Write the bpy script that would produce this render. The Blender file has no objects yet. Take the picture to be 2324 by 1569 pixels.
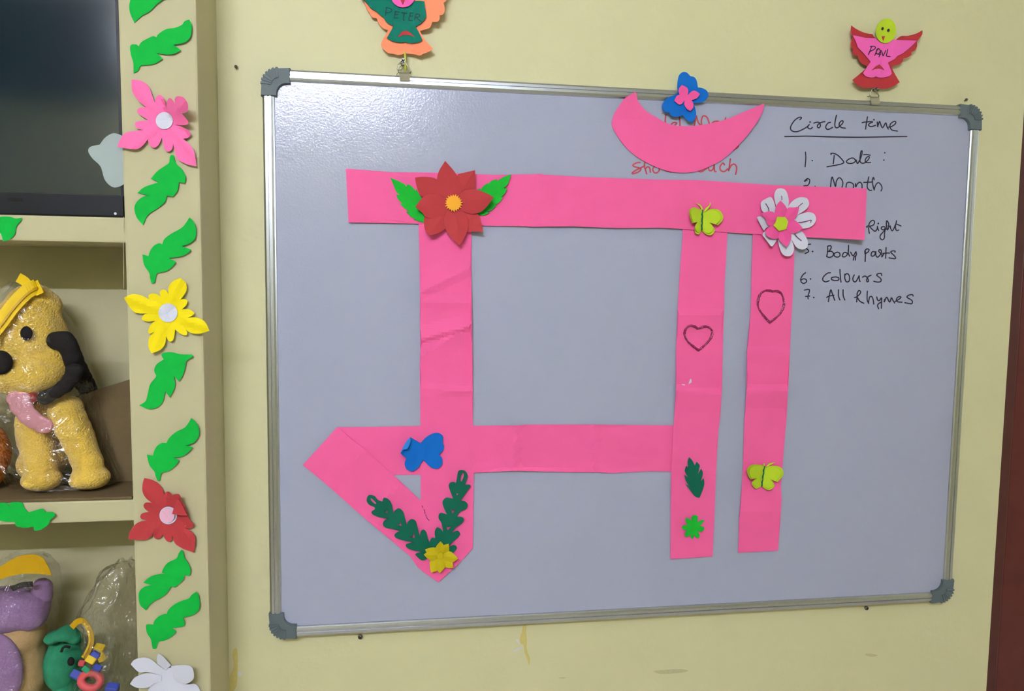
import bpy, bmesh, math, random
from mathutils import Vector, Matrix
from mathutils.geometry import delaunay_2d_cdt

random.seed(4)
SC = bpy.context.scene
COL = SC.collection

# ------------------------------------------------------------------ camera
IMG_W, IMG_H, FPX = 2324.0, 1569.0, 1620.0
CX, CY = IMG_W / 2, IMG_H / 2
Z0 = 1.05                       # height of the whiteboard's lower edge above the floor
ROT = Vector((0.0775, -0.1416, 0.0061))
CAM = Vector((0.2242, -1.1552, 0.5662 + Z0))
BASE = Matrix(((1, 0, 0), (0, 0, -1), (0, 1, 0)))
RW = Matrix.Rotation(ROT.length, 3, ROT.normalized()) @ BASE      # rows: right, down, forward
right, down, fwd = (Vector(RW[i]) for i in range(3))
cam_data = bpy.data.cameras.new('camera')
cam_data.sensor_width = 36.0
cam_data.lens = FPX / IMG_W * 36.0
cam_data.clip_start = 0.02
cam = bpy.data.objects.new('camera', cam_data)
COL.objects.link(cam)
cam.matrix_world = Matrix(((right.x, -down.x, -fwd.x, CAM.x),
                           (right.y, -down.y, -fwd.y, CAM.y),
                           (right.z, -down.z, -fwd.z, CAM.z), (0, 0, 0, 1)))
SC.camera = cam

# ------------------------------------------------------------------ world, exposure
world = bpy.data.worlds.new('world')
world.use_nodes = True
world.node_tree.nodes['Background'].inputs[0].default_value = (0.6, 0.65, 0.7, 1)
world.node_tree.nodes['Background'].inputs[1].default_value = 0.2
SC.world = world
vs = SC.view_settings
vs.view_transform = 'Standard'
vs.look = 'None'
vs.exposure = 1.39
vs.gamma = 1.0
vs.use_curve_mapping = False

TUBE_X0, TUBE_X1 = -0.94, 0.22
TUBE_Y, TUBE_Z = -2.50, Z0 + 1.64
TUBE_POWER = 128.0
TUBE_COL = (0.91, 0.965, 1.26)
FILL_POWER = 72.0               # added fill tube on the right-hand wall, brightens the pillar's side face

# ------------------------------------------------------------------ helpers
def W(px, py, y):
    """photo pixel -> point on the upright plane at depth y"""
    d = right * ((px - CX) / FPX) + down * ((py - CY) / FPX) + fwd
    t = (y - CAM.y) / d.y
    return CAM + d * t

def PXM(px, py, y):
    return (W(px + 1, py, y) - W(px, py, y)).length

def lin(c):
    return tuple(((v / 255) / 12.92 if v / 255 <= 0.04045 else (((v / 255) + 0.055) / 1.055) ** 2.4) for v in c)

def new_mat(name):
    m = bpy.data.materials.new(name)
    m.use_nodes = True
    return m, m.node_tree.nodes, m.node_tree.links, m.node_tree.nodes['Principled BSDF']

def mat(name, rgb, rough=0.7, metal=0.0, vary=0.06, vscale=40, bump=0.0, bscale=300, spec=0.22, detail=3.0, sheen=0.0, bdist=0.001):
    m, N, L, P = new_mat(name)
    c = lin(rgb)
    P.inputs['Roughness'].default_value = rough
    P.inputs['Metallic'].default_value = metal
    P.inputs['Specular IOR Level'].default_value = spec
    if sheen:
        P.inputs['Sheen Weight'].default_value = sheen
    tc = N.new('ShaderNodeNewGeometry')
    nz = N.new('ShaderNodeTexNoise')
    nz.inputs['Scale'].default_value = vscale
    nz.inputs['Detail'].default_value = detail
    L.new(tc.outputs['Position'], nz.inputs['Vector'])
    mx = N.new('ShaderNodeMix'); mx.data_type = 'RGBA'
    mx.inputs['A'].default_value = (*[v * (1 - vary) for v in c], 1)
    mx.inputs['B'].default_value = (*[min(1, v * (1 + vary)) for v in c], 1)
    L.new(nz.outputs['Fac'], mx.inputs['Factor'])
    L.new(mx.outputs['Result'], P.inputs['Base Color'])
    if bump:
        nb = N.new('ShaderNodeTexNoise')
        nb.inputs['Scale'].default_value = bscale
        nb.inputs['Detail'].default_value = 2.0
        L.new(tc.outputs['Position'], nb.inputs['Vector'])
        b = N.new('ShaderNodeBump')
        b.inputs['Strength'].default_value = bump
        b.inputs['Distance'].default_value = bdist
        L.new(nb.outputs['Fac'], b.inputs['Height'])
        L.new(b.outputs['Normal'], P.inputs['Normal'])
    return m

def film_mat(name, tint, gloss=0.05, edge=0.25, bscale=60, rough=0.1):
    m, N, L, P = new_mat(name)
    N.remove(P)
    out = N['Material Output']
    tr = N.new('ShaderNodeBsdfTransparent'); tr.inputs[0].default_value = (*tint, 1)
    gl = N.new('ShaderNodeBsdfGlossy'); gl.inputs['Roughness'].default_value = rough
    lw = N.new('ShaderNodeLayerWeight'); lw.inputs[0].default_value = 0.35
    mr = N.new('ShaderNodeMapRange')
    mr.inputs['From Min'].default_value = 0.0; mr.inputs['From Max'].default_value = 1.0
    mr.inputs['To Min'].default_value = gloss; mr.inputs['To Max'].default_value = edge
    L.new(lw.outputs['Facing'], mr.inputs['Value'])
    g = N.new('ShaderNodeNewGeometry')
    nz = N.new('ShaderNodeTexNoise'); nz.inputs['Scale'].default_value = bscale
    nz.inputs['Detail'].default_value = 3; nz.inputs['Distortion'].default_value = 1.5
    L.new(g.outputs['Position'], nz.inputs['Vector'])
    b = N.new('ShaderNodeBump'); b.inputs['Strength'].default_value = 1.0; b.inputs['Distance'].default_value = 0.022
    L.new(nz.outputs['Fac'], b.inputs['Height'])
    L.new(b.outputs['Normal'], gl.inputs['Normal'])
    mx = N.new('ShaderNodeMixShader')
    L.new(mr.outputs[0], mx.inputs[0]); L.new(tr.outputs[0], mx.inputs[1]); L.new(gl.outputs[0], mx.inputs[2])
    L.new(mx.outputs[0], out.inputs[0])
    return m

PARENT_LOC = {}
def finish(name, verts, faces, m, parent=None, smooth=False):
    """link a mesh given in world coordinates, origin at its own centre"""
    lo = Vector((min(v[0] for v in verts), min(v[1] for v in verts), min(v[2] for v in verts)))
    hi = Vector((max(v[0] for v in verts), max(v[1] for v in verts), max(v[2] for v in verts)))
    c = (lo + hi) / 2
    me = bpy.data.meshes.new(name)
    me.from_pydata([tuple(Vector(v) - c) for v in verts], [], faces)
    if smooth:
        me.polygons.foreach_set('use_smooth', [True] * len(me.polygons))
    me.materials.append(m)
    me.update()
    o = bpy.data.objects.new(name, me)
    COL.objects.link(o)
    if parent is not None:
        o.parent = parent
        o.location = c - PARENT_LOC[parent.name]
    else:
        o.location = c
    PARENT_LOC[o.name] = c
    return o

def thing(name, loc, label, cat, group=None):
    o = bpy.data.objects.new(name, None)
    o.empty_display_size = 0.02
    COL.objects.link(o)
    o.location = loc
    PARENT_LOC[o.name] = Vector(loc)
    return tag(o, label, cat, group)

def tag(o, label, cat, group=None):
    o['label'] = label
    o['category'] = cat
    if group:
        o['group'] = group
    return o

def struct(o):
    o['kind'] = 'structure'
    return o

class MB:
    """collects shapes for one mesh"""
    def __init__(self):
        self.v, self.f = [], []
    def add(self, verts, faces):
        k = len(self.v)
        self.v += [Vector(v) for v in verts]
        self.f += [tuple(i + k for i in f) for f in faces]
        return self
    def box(self, x0, x1, y0, y1, z0, z1):
        v = [(x, y, z) for x in (x0, x1) for y in (y0, y1) for z in (z0, z1)]
        return self.add(v, [(0, 1, 3, 2), (4, 6, 7, 5), (0, 4, 5, 1), (2, 3, 7, 6), (0, 2, 6, 4), (1, 5, 7, 3)])
    def bbox(self, x0, x1, y0, y1, z0, z1, b=0.003):
        """box with chamfered edges"""
        bm = bmesh.new()
        bmesh.ops.create_cube(bm, size=1)
        for q in bm.verts:
            q.co = Vector(((x0 + x1) / 2 + q.co.x * (x1 - x0), (y0 + y1) / 2 + q.co.y * (y1 - y0), (z0 + z1) / 2 + q.co.z * (z1 - z0)))
        bmesh.ops.bevel(bm, geom=bm.edges[:], offset=b, segments=2, affect='EDGES', profile=0.6)
        bm.verts.index_update()
        self.add([q.co.copy() for q in bm.verts], [tuple(l.index for l in f.verts) for f in bm.faces])
        bm.free()
        return self
    def tube(self, pts, r, n=8, closed=False):
        pts = [Vector(p) for p in pts]
        rs = r if isinstance(r, (list, tuple)) else [r] * len(pts)
        k = len(pts)
        verts, faces = [], []
        up = Vector((0.13, 0.9, 0.31)).normalized()
        for i, p in enumerate(pts):
            a = pts[(i - 1) % k] if (closed or i > 0) else p
            b = pts[(i + 1) % k] if (closed or i < k - 1) else p
            t = (b - a).normalized()
            u = (up - t * up.dot(t))
            if u.length < 1e-4:
                u = Vector((1, 0, 0)) - t * t.x
            u.normalize()
            w = t.cross(u)
            for j in range(n):
                an = 2 * math.pi * j / n
                verts.append(p + (u * math.cos(an) + w * math.sin(an)) * rs[i])
        for i in range(k if closed else k - 1):
            for j in range(n):
                a, b = i * n + j, i * n + (j + 1) % n
                c, d = ((i + 1) % k) * n + (j + 1) % n, ((i + 1) % k) * n + j
                faces.append((a, b, c, d))
        if not closed:
            faces.append(tuple(range(n - 1, -1, -1)))
            faces.append(tuple(range((k - 1) * n, k * n)))
        return self.add(verts, faces)
    def ell(self, c, r, nu=20, nv=12, rot=None):
        c = Vector(c)
        verts, faces = [], []
        for i in range(nv + 1):
            th = math.pi * i / nv
            for j in range(nu):
                ph = 2 * math.pi * j / nu
                p = Vector((math.sin(th) * math.cos(ph) * r[0], math.sin(th) * math.sin(ph) * r[1], math.cos(th) * r[2]))
                if rot:
                    p = rot @ p
                verts.append(c + p)
        for i in range(nv):
            for j in range(nu):
                a, b = i * nu + j, i * nu + (j + 1) % nu
                faces.append((a, a + nu, b + nu, b))
        return self.add(verts, faces)
    def disc(self, c, r, y0, y1, n=20):
        """round plate facing the room"""
        v = [(c[0] + r * math.cos(2 * math.pi * i / n), y, c[2] + r * math.sin(2 * math.pi * i / n)) for y in (y0, y1) for i in range(n)]
        f = [tuple(range(n)), tuple(range(2 * n - 1, n - 1, -1))] + [(i, n + i, n + (i + 1) % n, (i + 1) % n) for i in range(n)]
        return self.add(v, f)
    def build(self, name, m, parent=None, smooth=False):
        return finish(name, self.v, self.f, m, parent, smooth)

def crom(pts, closed, n):
    out = []
    k = len(pts)
    if k < 3 and not closed:
        return list(pts)
    for i in range(k if closed else k - 1):
        if closed:
            p0, p1, p2, p3 = (pts[(i + j) % k] for j in (-1, 0, 1, 2))
        else:
            p1, p2 = pts[i], pts[i + 1]
            p0 = pts[i - 1] if i > 0 else p1
            p3 = pts[i + 2] if i + 2 < k else p2
        for s in range(n):
            t = s / n
            out.append(tuple(0.5 * (2 * p1[a] + (p2[a] - p0[a]) * t + (2 * p0[a] - 5 * p1[a] + 4 * p2[a] - p3[a]) * t * t
                                    + (3 * p1[a] - p0[a] - 3 * p2[a] + p3[a]) * t ** 3) for a in (0, 1)))
    if not closed:
        out.append(tuple(pts[-1][:2]))
    return out

def sm(pts, n=4):
    """closed outline; points with a third item are sharp corners"""
    k = len(pts)
    cs = [i for i, p in enumerate(pts) if len(p) > 2]
    if not cs:
        return crom(pts, True, n)
    out = []
    for a, b in zip(cs, cs[1:] + [cs[0] + k]):
        seg = [pts[i % k][:2] for i in range(a, b + 1)]
        out += crom(seg, False, n)[:-1]
    return out

def zc(x0, y0, s, pts):
    """coordinates read in an enlarged crop -> photo pixels"""
    return [(x0 + p[0] * s, y0 + p[1] * s) + tuple(p[2:]) for p in pts]

def inside(p, poly):
    x, y = p
    r = False
    j = len(poly) - 1
    for i in range(len(poly)):
        xi, yi = poly[i]; xj, yj = poly[j]
        if (yi > y) != (yj > y) and x < (xj - xi) * (y - yi) / (yj - yi) + xi:
            r = not r
        j = i
    return r

def sheet(name, outline, y, m, parent=None, lift=None, holes=(), grid=None, thick=0.0004, straight=False, n=4):
    """a piece of cut paper: outline in photo pixels on the upright plane y, curled by lift() metres towards the room"""
    ol = [tuple(p[:2]) for p in outline] if straight else sm(outline, n)
    clean = []
    for p in ol:
        if not clean or (abs(p[0] - clean[-1][0]) + abs(p[1] - clean[-1][1])) > 0.15:
            clean.append(p)
    ol = clean
    hs = [sm(h, 3) for h in holes]
    xs, ys = [p[0] for p in ol], [p[1] for p in ol]
    size = max(max(xs) - min(xs), max(ys) - min(ys))
    g = grid or max(4.0, size / 22)
    verts = list(ol)
    edges = [(i, (i + 1) % len(ol)) for i in range(len(ol))]
    for h in hs:
        k = len(verts)
        verts += h
        edges += [(k + i, k + (i + 1) % len(h)) for i in range(len(h))]
    yy = min(ys) + g / 2
    r = 0
    while yy < max(ys):
        xx = min(xs) + g / 2 + (g / 2 if r % 2 else 0)
        while xx < max(xs):
            q = (xx, yy)
            if inside(q, ol) and not any(inside(q, h) for h in hs) and min((q[0] - a[0]) ** 2 + (q[1] - a[1]) ** 2 for a in ol) > (g * 0.45) ** 2:
                verts.append(q)
            xx += g
        yy += g * 0.87
        r += 1
    res = delaunay_2d_cdt([Vector(v) for v in verts], edges, [], 1, 1e-4)
    P2, tris = res[0], res[2]
    tt = []
    for t in tris:
        for i in range(1, len(t) - 1):
            tr = (t[0], t[i], t[i + 1])
            c = tuple(sum(P2[k][a] for k in tr) / 3 for a in (0, 1))
            if inside(c, ol) and not any(inside(c, h) for h in hs):
                tt.append(tr)
    front, back = [], []
    for p in P2:
        l = lift(p[0], p[1]) if lift else 0.0
        w = W(p[0], p[1], y - l)
        front.append(Vector((w.x, y - l - thick, w.z)))
        back.append(Vector((w.x, y - l, w.z)))
    k = len(front)
    faces, cnt = [], {}
    for a, b, c in tt:
        ar = (front[b] - front[a]).cross(front[c] - front[a])
        if ar.y > 0:
            b, c = c, b
        faces.append((a, b, c))
        faces.append((k + a, k + c, k + b))
        for e in ((a, b), (b, c), (c, a)):
            cnt[e] = 1
    for (a, b) in list(cnt):
        if (b, a) not in cnt:
            faces.append((b, a, k + a, k + b))
    used = sorted({i for f in faces for i in f})
    mp = {i: j for j, i in enumerate(used)}
    allv = front + back
    return finish(name, [allv[i] for i in used], [tuple(mp[i] for i in f) for f in faces], m, parent)

def strokes(name, lines, width, y, m, parent, dots=(), dotr=None, taper=0.0, thick=0.0002, lift=None):
    """pen strokes: polylines in photo pixels, drawn as thin raised ribbons"""
    b = MB()
    def W(px, py, yy):
        return globals()['W'](px, py, yy - (lift(px, py) if lift else 0.0))
    for ln in lines:
        pts = crom([tuple(p[:2]) for p in ln], False, 5) if len(ln) > 2 else list(ln)
        k = len(pts)
        L, R = [], []
        for i, p in enumerate(pts):
            a, c = pts[max(0, i - 1)], pts[min(k - 1, i + 1)]
            dx, dy = c[0] - a[0], c[1] - a[1]
            q = math.hypot(dx, dy) or 1
            w = width / 2 * (1 - taper * abs(2 * i / (k - 1) - 1) ** 3)
            L.append((p[0] - dy / q * w, p[1] + dx / q * w))
            R.append((p[0] + dy / q * w, p[1] - dx / q * w))
        for i in range(k - 1):
            quad = [W(*t, y) for t in (L[i], R[i], R[i + 1], L[i + 1])]
            fr = [v - Vector((0, thick, 0)) for v in quad]
            b.add(fr, [(0, 1, 2, 3)])
        for e in (pts[0], pts[-1]):
            ring = [W(e[0] + width / 2 * math.cos(t * math.pi / 4), e[1] + width / 2 * math.sin(t * math.pi / 4), y) - Vector((0, thick, 0)) for t in range(8)]
            b.add(ring, [tuple(range(7, -1, -1))])
    for d in dots:
        rr = dotr or width * 0.75
        ring = [W(d[0] + rr * math.cos(t * math.pi / 5), d[1] + rr * math.sin(t * math.pi / 5), y) - Vector((0, thick, 0)) for t in range(10)]
        b.add(ring, [tuple(range(9, -1, -1))])
    return b.build(name, m, parent)

def circ(cx, cy, rx, ry=None, n=24, rot=0.0):
    ry = ry or rx
    return [(cx + rx * math.cos(t) * math.cos(rot) - ry * math.sin(t) * math.sin(rot),
             cy + rx * math.cos(t) * math.sin(rot) + ry * math.sin(t) * math.cos(rot)) for t in [2 * math.pi * i / n for i in range(n)]]

def petal_lift(c, tip, rise, ridge, sharp=False):
    """paper petal: rises towards the tip, with a crease along its axis"""
    ax, ay = tip[0] - c[0], tip[1] - c[1]
    ln = math.hypot(ax, ay)
    ax, ay = ax / ln, ay / ln
    def f(x, y):
        t = max(0.0, ((x - c[0]) * ax + (y - c[1]) * ay) / ln)
        s = abs((x - c[0]) * ay - (y - c[1]) * ax) / ln
        return max(0.0, rise * t * t * min(1.3, t + 0.3) + ridge * max(0.0, 0.35 - s) * min(1, t * 2))
    return f

def creases(base, lines):
    """lines: ((x0,y0),(x1,y1), height, width) soft folds in a strip of paper"""
    def f(x, y):
        h = base
        for (a, b, amp, w) in lines:
            amp *= 2.8
            dx, dy = b[0] - a[0], b[1] - a[1]
            q = math.hypot(dx, dy)
            d = ((x - a[0]) * dy - (y - a[1]) * dx) / q
            if isinstance(w, tuple):
                e = -d / w[0] if d < 0 else d / w[1]
            else:
                e = abs(d) / w
            if e < 1:
                h += amp * (1 - e)
        return max(0.0, h)
    return f

# ------------------------------------------------------------------ materials
def wall_material():
    m, N, L, P = new_mat('cream_wall_paint')
    g = N.new('ShaderNodeNewGeometry')
    n1 = N.new('ShaderNodeTexNoise'); n1.inputs['Scale'].default_value = 3.0; n1.inputs['Detail'].default_value = 4
    L.new(g.outputs['Position'], n1.inputs['Vector'])
    mx = N.new('ShaderNodeMix'); mx.data_type = 'RGBA'
    mx.inputs['A'].default_value = (*lin((203, 199, 152)), 1); mx.inputs['B'].default_value = (*lin((210, 206, 163)), 1)
    L.new(n1.outputs['Fac'], mx.inputs['Factor'])
    L.new(mx.outputs['Result'], P.inputs['Base Color'])
    n2 = N.new('ShaderNodeTexNoise'); n2.inputs['Scale'].default_value = 70; n2.inputs['Detail'].default_value = 5; n2.inputs['Roughness'].default_value = 0.55
    L.new(g.outputs['Position'], n2.inputs['Vector'])
    b = N.new('ShaderNodeBump'); b.inputs['Strength'].default_value = 0.35; b.inputs['Distance'].default_value = 0.002
    L.new(n2.outputs['Fac'], b.inputs['Height']); L.new(b.outputs['Normal'], P.inputs['Normal'])
    P.inputs['Roughness'].default_value = 0.55
    P.inputs['Specular IOR Level'].default_value = 0.35
    return m

def board_material():
    m, N, L, P = new_mat('whiteboard_laminate')
    g = N.new('ShaderNodeNewGeometry')
    n1 = N.new('ShaderNodeTexNoise'); n1.inputs['Scale'].default_value = 5; n1.inputs['Detail'].default_value = 3
    L.new(g.outputs['Position'], n1.inputs['Vector'])
    mx = N.new('ShaderNodeMix'); mx.data_type = 'RGBA'
    mx.inputs['A'].default_value = (*lin((160, 165, 184)), 1); mx.inputs['B'].default_value = (*lin((165, 169, 188)), 1)
    L.new(n1.outputs['Fac'], mx.inputs['Factor']); L.new(mx.outputs['Result'], P.inputs['Base Color'])
    n2 = N.new('ShaderNodeTexNoise'); n2.inputs['Scale'].default_value = 330; n2.inputs['Detail'].default_value = 2
    L.new(g.outputs['Position'], n2.inputs['Vector'])
    b = N.new('ShaderNodeBump'); b.inputs['Strength'].default_value = 0.24; b.inputs['Distance'].default_value = 0.001
    L.new(n2.outputs['Fac'], b.inputs['Height']); L.new(b.outputs['Normal'], P.inputs['Normal'])
    P.inputs['Roughness'].default_value = 0.15
    P.inputs['Specular IOR Level'].default_value = 0.42
    return m

def glitter_material():
    m, N, L, P = new_mat('maroon_glitter')
    g = N.new('ShaderNodeNewGeometry')
    v = N.new('ShaderNodeTexVoronoi'); v.inputs['Scale'].default_value = 700
    L.new(g.outputs['Position'], v.inputs['Vector'])
    r = N.new('ShaderNodeValToRGB')
    r.color_ramp.elements[0].position = 0.90; r.color_ramp.elements[0].color = (*lin((132, 18, 70)), 1)
    r.color_ramp.elements[1].position = 0.97; r.color_ramp.elements[1].color = (*lin((222, 120, 165)), 1)
    sp = N.new('ShaderNodeSeparateColor'); L.new(v.outputs['Color'], sp.inputs[0])
    L.new(sp.outputs[0], r.inputs[0]); L.new(r.outputs[0], P.inputs['Base Color'])
    P.inputs['Roughness'].default_value = 0.3
    return m

M = {
 'wall': wall_material(), 'board': board_material(), 'glitter': glitter_material(),
 'shelf': mat('cream_shelf_paint', (184, 178, 140), 0.6, vary=0.04, vscale=9, bump=0.3, bscale=60, bdist=0.002),
 'white_paint': mat('ceiling_paint', (225, 224, 215), 0.8),
 'floor': mat('floor_tile', (205, 196, 182), 0.35, vscale=6),
 'band': mat('dark_added_band', (62, 48, 40), 0.6),
 'alu': mat('brushed_aluminium', (196, 201, 206), 0.3, metal=1.0, vary=0.08, vscale=200),
 'cap': mat('grey_plastic', (92, 103, 104), 0.5, vary=0.1, vscale=80, bump=0.15, bscale=900),
 'backing': mat('board_backing', (120, 110, 95), 0.8),
 'steel': mat('steel_wire', (150, 148, 125), 0.35, metal=1.0, vary=0.2, vscale=300),
 'clip': mat('worn_clip_metal', (178, 174, 150), 0.5, metal=0.6, vary=0.25, vscale=260),
 'screw': mat('screw_steel', (120, 118, 112), 0.3, metal=1.0, vary=0.2, vscale=400),
 'screw_bright': mat('bright_screw', (250, 250, 248), 0.35, metal=0.3, vary=0.03),
 'dark': mat('dark_slot', (38, 30, 34), 0.6),
 'door': mat('dark_brown_wood', (78, 42, 36), 0.45, vary=0.25, vscale=25, detail=6),
 'door_leaf': mat('door_leaf_wood', (88, 40, 36), 0.4, vary=0.25, vscale=20, detail=6),
 'pink': mat('pink_chart_paper', (236, 96, 154), 0.75, vary=0.05, vscale=30, bump=0.12, bscale=500),
 'pink2': mat('mid_pink_paper', (228, 84, 150), 0.75, vary=0.05, bump=0.12, bscale=500),
 'hotpink': mat('orchid_pink_paper', (236, 98, 176), 0.75, vary=0.05),
 'rosepink': mat('rose_pink_paper', (242, 112, 168), 0.75, vary=0.06, bump=0.15, bscale=500),
 'palepink': mat('pale_pink_paper', (232, 178, 200), 0.75, vary=0.05),
 'red': mat('red_paper', (176, 56, 60), 0.75, vary=0.06, bump=0.15, bscale=500),
 'birdred': mat('crimson_paper', (176, 50, 54), 0.75, vary=0.06),
 'orange': mat('orange_paper', (252, 146, 106), 0.75, vary=0.05),
 'green': mat('bright_green_paper', (4, 170, 58), 0.78, vary=0.10, vscale=120, bump=0.15, bscale=700),
 'green2': mat('leaf_green_paper', (20, 172, 44), 0.78, vary=0.12, vscale=140),
 'darkgreen': mat('dark_green_paper', (0, 94, 70), 0.72, vary=0.08),
 'teal': mat('teal_green_paper', (0, 112, 92), 0.78, vary=0.1, vscale=150),
 'blue': mat('blue_paper', (0, 100, 186), 0.72, vary=0.05),
 'blue_back': mat('light_blue_paper', (40, 128, 206), 0.72, vary=0.05),
 'white': mat('white_paper', (208, 210, 222), 0.78, vary=0.03, bump=0.12, bscale=500),
 'lime': mat('lime_paper', (178, 204, 40), 0.75, vary=0.07, vscale=90),
 'yellow': mat('yellow_paper', (238, 216, 16), 0.75, vary=0.05, bump=0.1, bscale=500),
 'mustard': mat('mustard_paper', (190, 172, 14), 0.75, vary=0.06),
 'amber': mat('amber_paper', (240, 170, 50), 0.75, vary=0.05),
 'tape': mat('yellow_string', (196, 202, 84), 0.6),
 'ink': mat('black_marker', (40, 34, 46), 0.5, vary=0.15, vscale=90),
 'redink': mat('red_marker', (186, 74, 84), 0.5, vary=0.12, vscale=90),
 'pen': mat('dark_pen', (38, 40, 48), 0.6, vary=0.2, vscale=200),
 'purplepen': mat('purple_pen', (104, 40, 100), 0.6),
 'stain': mat('yellow_paint_stain', (200, 186, 112), 0.6, vary=0.12, vscale=200),
 'chip': mat('bare_plaster', (206, 208, 206), 0.8, vary=0.05),
 'scuff': mat('grey_scuff', (188, 182, 140), 0.8, vary=0.15, vscale=300),
 'tv': mat('black_tv_plastic', (26, 27, 31), 0.35, vary=0.15),
 'cardboard': mat('brown_card', (100, 84, 56), 0.85, vary=0.12, vscale=160, bump=0.2, bscale=600),
 'plush_y': mat('yellow_plush', (234, 194, 78), 0.95, vary=0.14, vscale=60, bump=0.9, bscale=380, sheen=0.4, bdist=0.004),
 'plush_k': mat('black_plush', (30, 27, 26), 0.85, vary=0.2, vscale=80, bump=0.5, bscale=420),
 'plush_t': mat('pink_plush', (208, 146, 158), 0.9, vary=0.08, bump=0.5, bscale=420),
 'plush_r': mat('mouth_red', (150, 44, 44), 0.9),
 'plush_o': mat('orange_fur', (188, 108, 30), 0.95, vary=0.3, vscale=120, bump=1.0, bscale=300, bdist=0.006),
 'plush_p': mat('purple_plush', (150, 116, 160), 0.95, vary=0.12, vscale=50, bump=0.5, bscale=420),
 'plush_c': mat('cream_plush', (192, 158, 108), 0.95, vary=0.12, vscale=50, bump=0.5, bscale=420),
 'plush_g': mat('green_plush', (44, 128, 92), 0.95, vary=0.25, vscale=50, bump=0.5, bscale=420),
 'zip': mat('yellow_zip_tape', (226, 188, 24), 0.6, vary=0.1),
 'zip_dark': mat('ochre_zip_teeth', (190, 148, 16), 0.5),
 'toy_y': mat('toy_yellow', (222, 186, 30), 0.4), 'toy_b': mat('toy_blue', (62, 76, 160), 0.4),
 'toy_r': mat('toy_red', (200, 80, 84), 0.4, vary=0.1), 'toy_g': mat('toy_green', (40, 150, 100), 0.4),
 'film': film_mat('clear_film', (0.97, 0.97, 0.96), 0.07, 0.22, 26, 0.16),
 'film2': film_mat('crumpled_film', (0.93, 0.925, 0.90), 0.09, 0.30, 24, 0.16),
 'screen_reflect': mat('reflection_grey', (158, 170, 166), 0.7, vary=0.05),  # flat grey that stands in for a reflection on the television
 'thread': mat('pale_thread', (200, 190, 150), 0.7),
}
def screen_material():
    m, N, L, P = new_mat('tv_screen')
    P.inputs['Base Color'].default_value = (0.008, 0.018, 0.025, 1)
    P.inputs['Roughness'].default_value = 0.10
    P.inputs['IOR'].default_value = 1.9
    return m
M['screen'] = screen_material()

# ------------------------------------------------------------------ key planes (metres, board's lower left corner at x = 0)
Y_WALL = 0.020          # painted wall
Y_BOARD = 0.004         # white surface
Y_PILLAR = -0.085       # front of the built-in shelving
Y_NICHE = 0.075         # back of the niches
X_PIL0, X_PIL1 = -0.170, -0.0685
X_DOOR = 1.3215
ROOM = dict(x0=-2.2, x1=5.2, y0=-2.62, z1=2.95)
BW, BH = 1.22, 0.90

# ------------------------------------------------------------------ the room
b = MB().box(X_PIL1 - 0.03, X_DOOR, Y_WALL, 0.20, 0, ROOM['z1']).box(X_DOOR, ROOM['x1'], Y_WALL, 0.20, 2.12, ROOM['z1'])
b.box(2.22, ROOM['x1'], Y_WALL, 0.20, 0, 2.12)
wall_back = struct(b.build('wall_back', M['wall']))
struct(MB().box(ROOM['x0'] - 0.1, ROOM['x0'], ROOM['y0'], 0.20, 0, ROOM['z1']).build('wall_left', M['wall']))
struct(MB().box(ROOM['x1'], ROOM['x1'] + 0.1, ROOM['y0'], 0.20, 0, ROOM['z1']).build('wall_right', M['wall']))
struct(MB().box(ROOM['x0'], ROOM['x1'], ROOM['y0'] - 0.1, ROOM['y0'], 0, ROOM['z1']).build('wall_front', M['wall']))
struct(MB().box(ROOM['x0'], ROOM['x1'], ROOM['y0'], 0.20, -0.1, 0).build('floor', M['floor']))
struct(MB().box(ROOM['x0'], ROOM['x1'], ROOM['y0'], 0.20, ROOM['z1'], ROOM['z1'] + 0.1).build('ceiling', M['white_paint']))
struct(MB().box(ROOM['x0'], -1.06, ROOM['y0'], ROOM['y0'] + 0.03, 2.47, ROOM['z1']).build('added_band_1', M['band']))  # unseen dark strip added to darken the upper part of the television's reflection

# door: dark frame set behind the wall's edge, leaf beyond it
door = bpy.data.objects.new('door_1', None); COL.objects.link(door); struct(door)
door.location = (X_DOOR + 0.4, 0.05, 0); PARENT_LOC['door_1'] = Vector(door.location)
b = MB().bbox(X_DOOR, X_DOOR + 0.032, 0.032, 0.12, 0, 2.12, 0.002).bbox(2.188, 2.22, 0.032, 0.12, 0, 2.12, 0.002)
b.bbox(X_DOOR + 0.032, 2.188, 0.032, 0.12, 2.088, 2.12, 0.002).build('door_frame', M['door'], door)
MB().bbox(X_DOOR + 0.038, 2.183, 0.040, 0.078, 0.006, 2.083, 0.003).build('door_leaf', M['door_leaf'], door)

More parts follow.
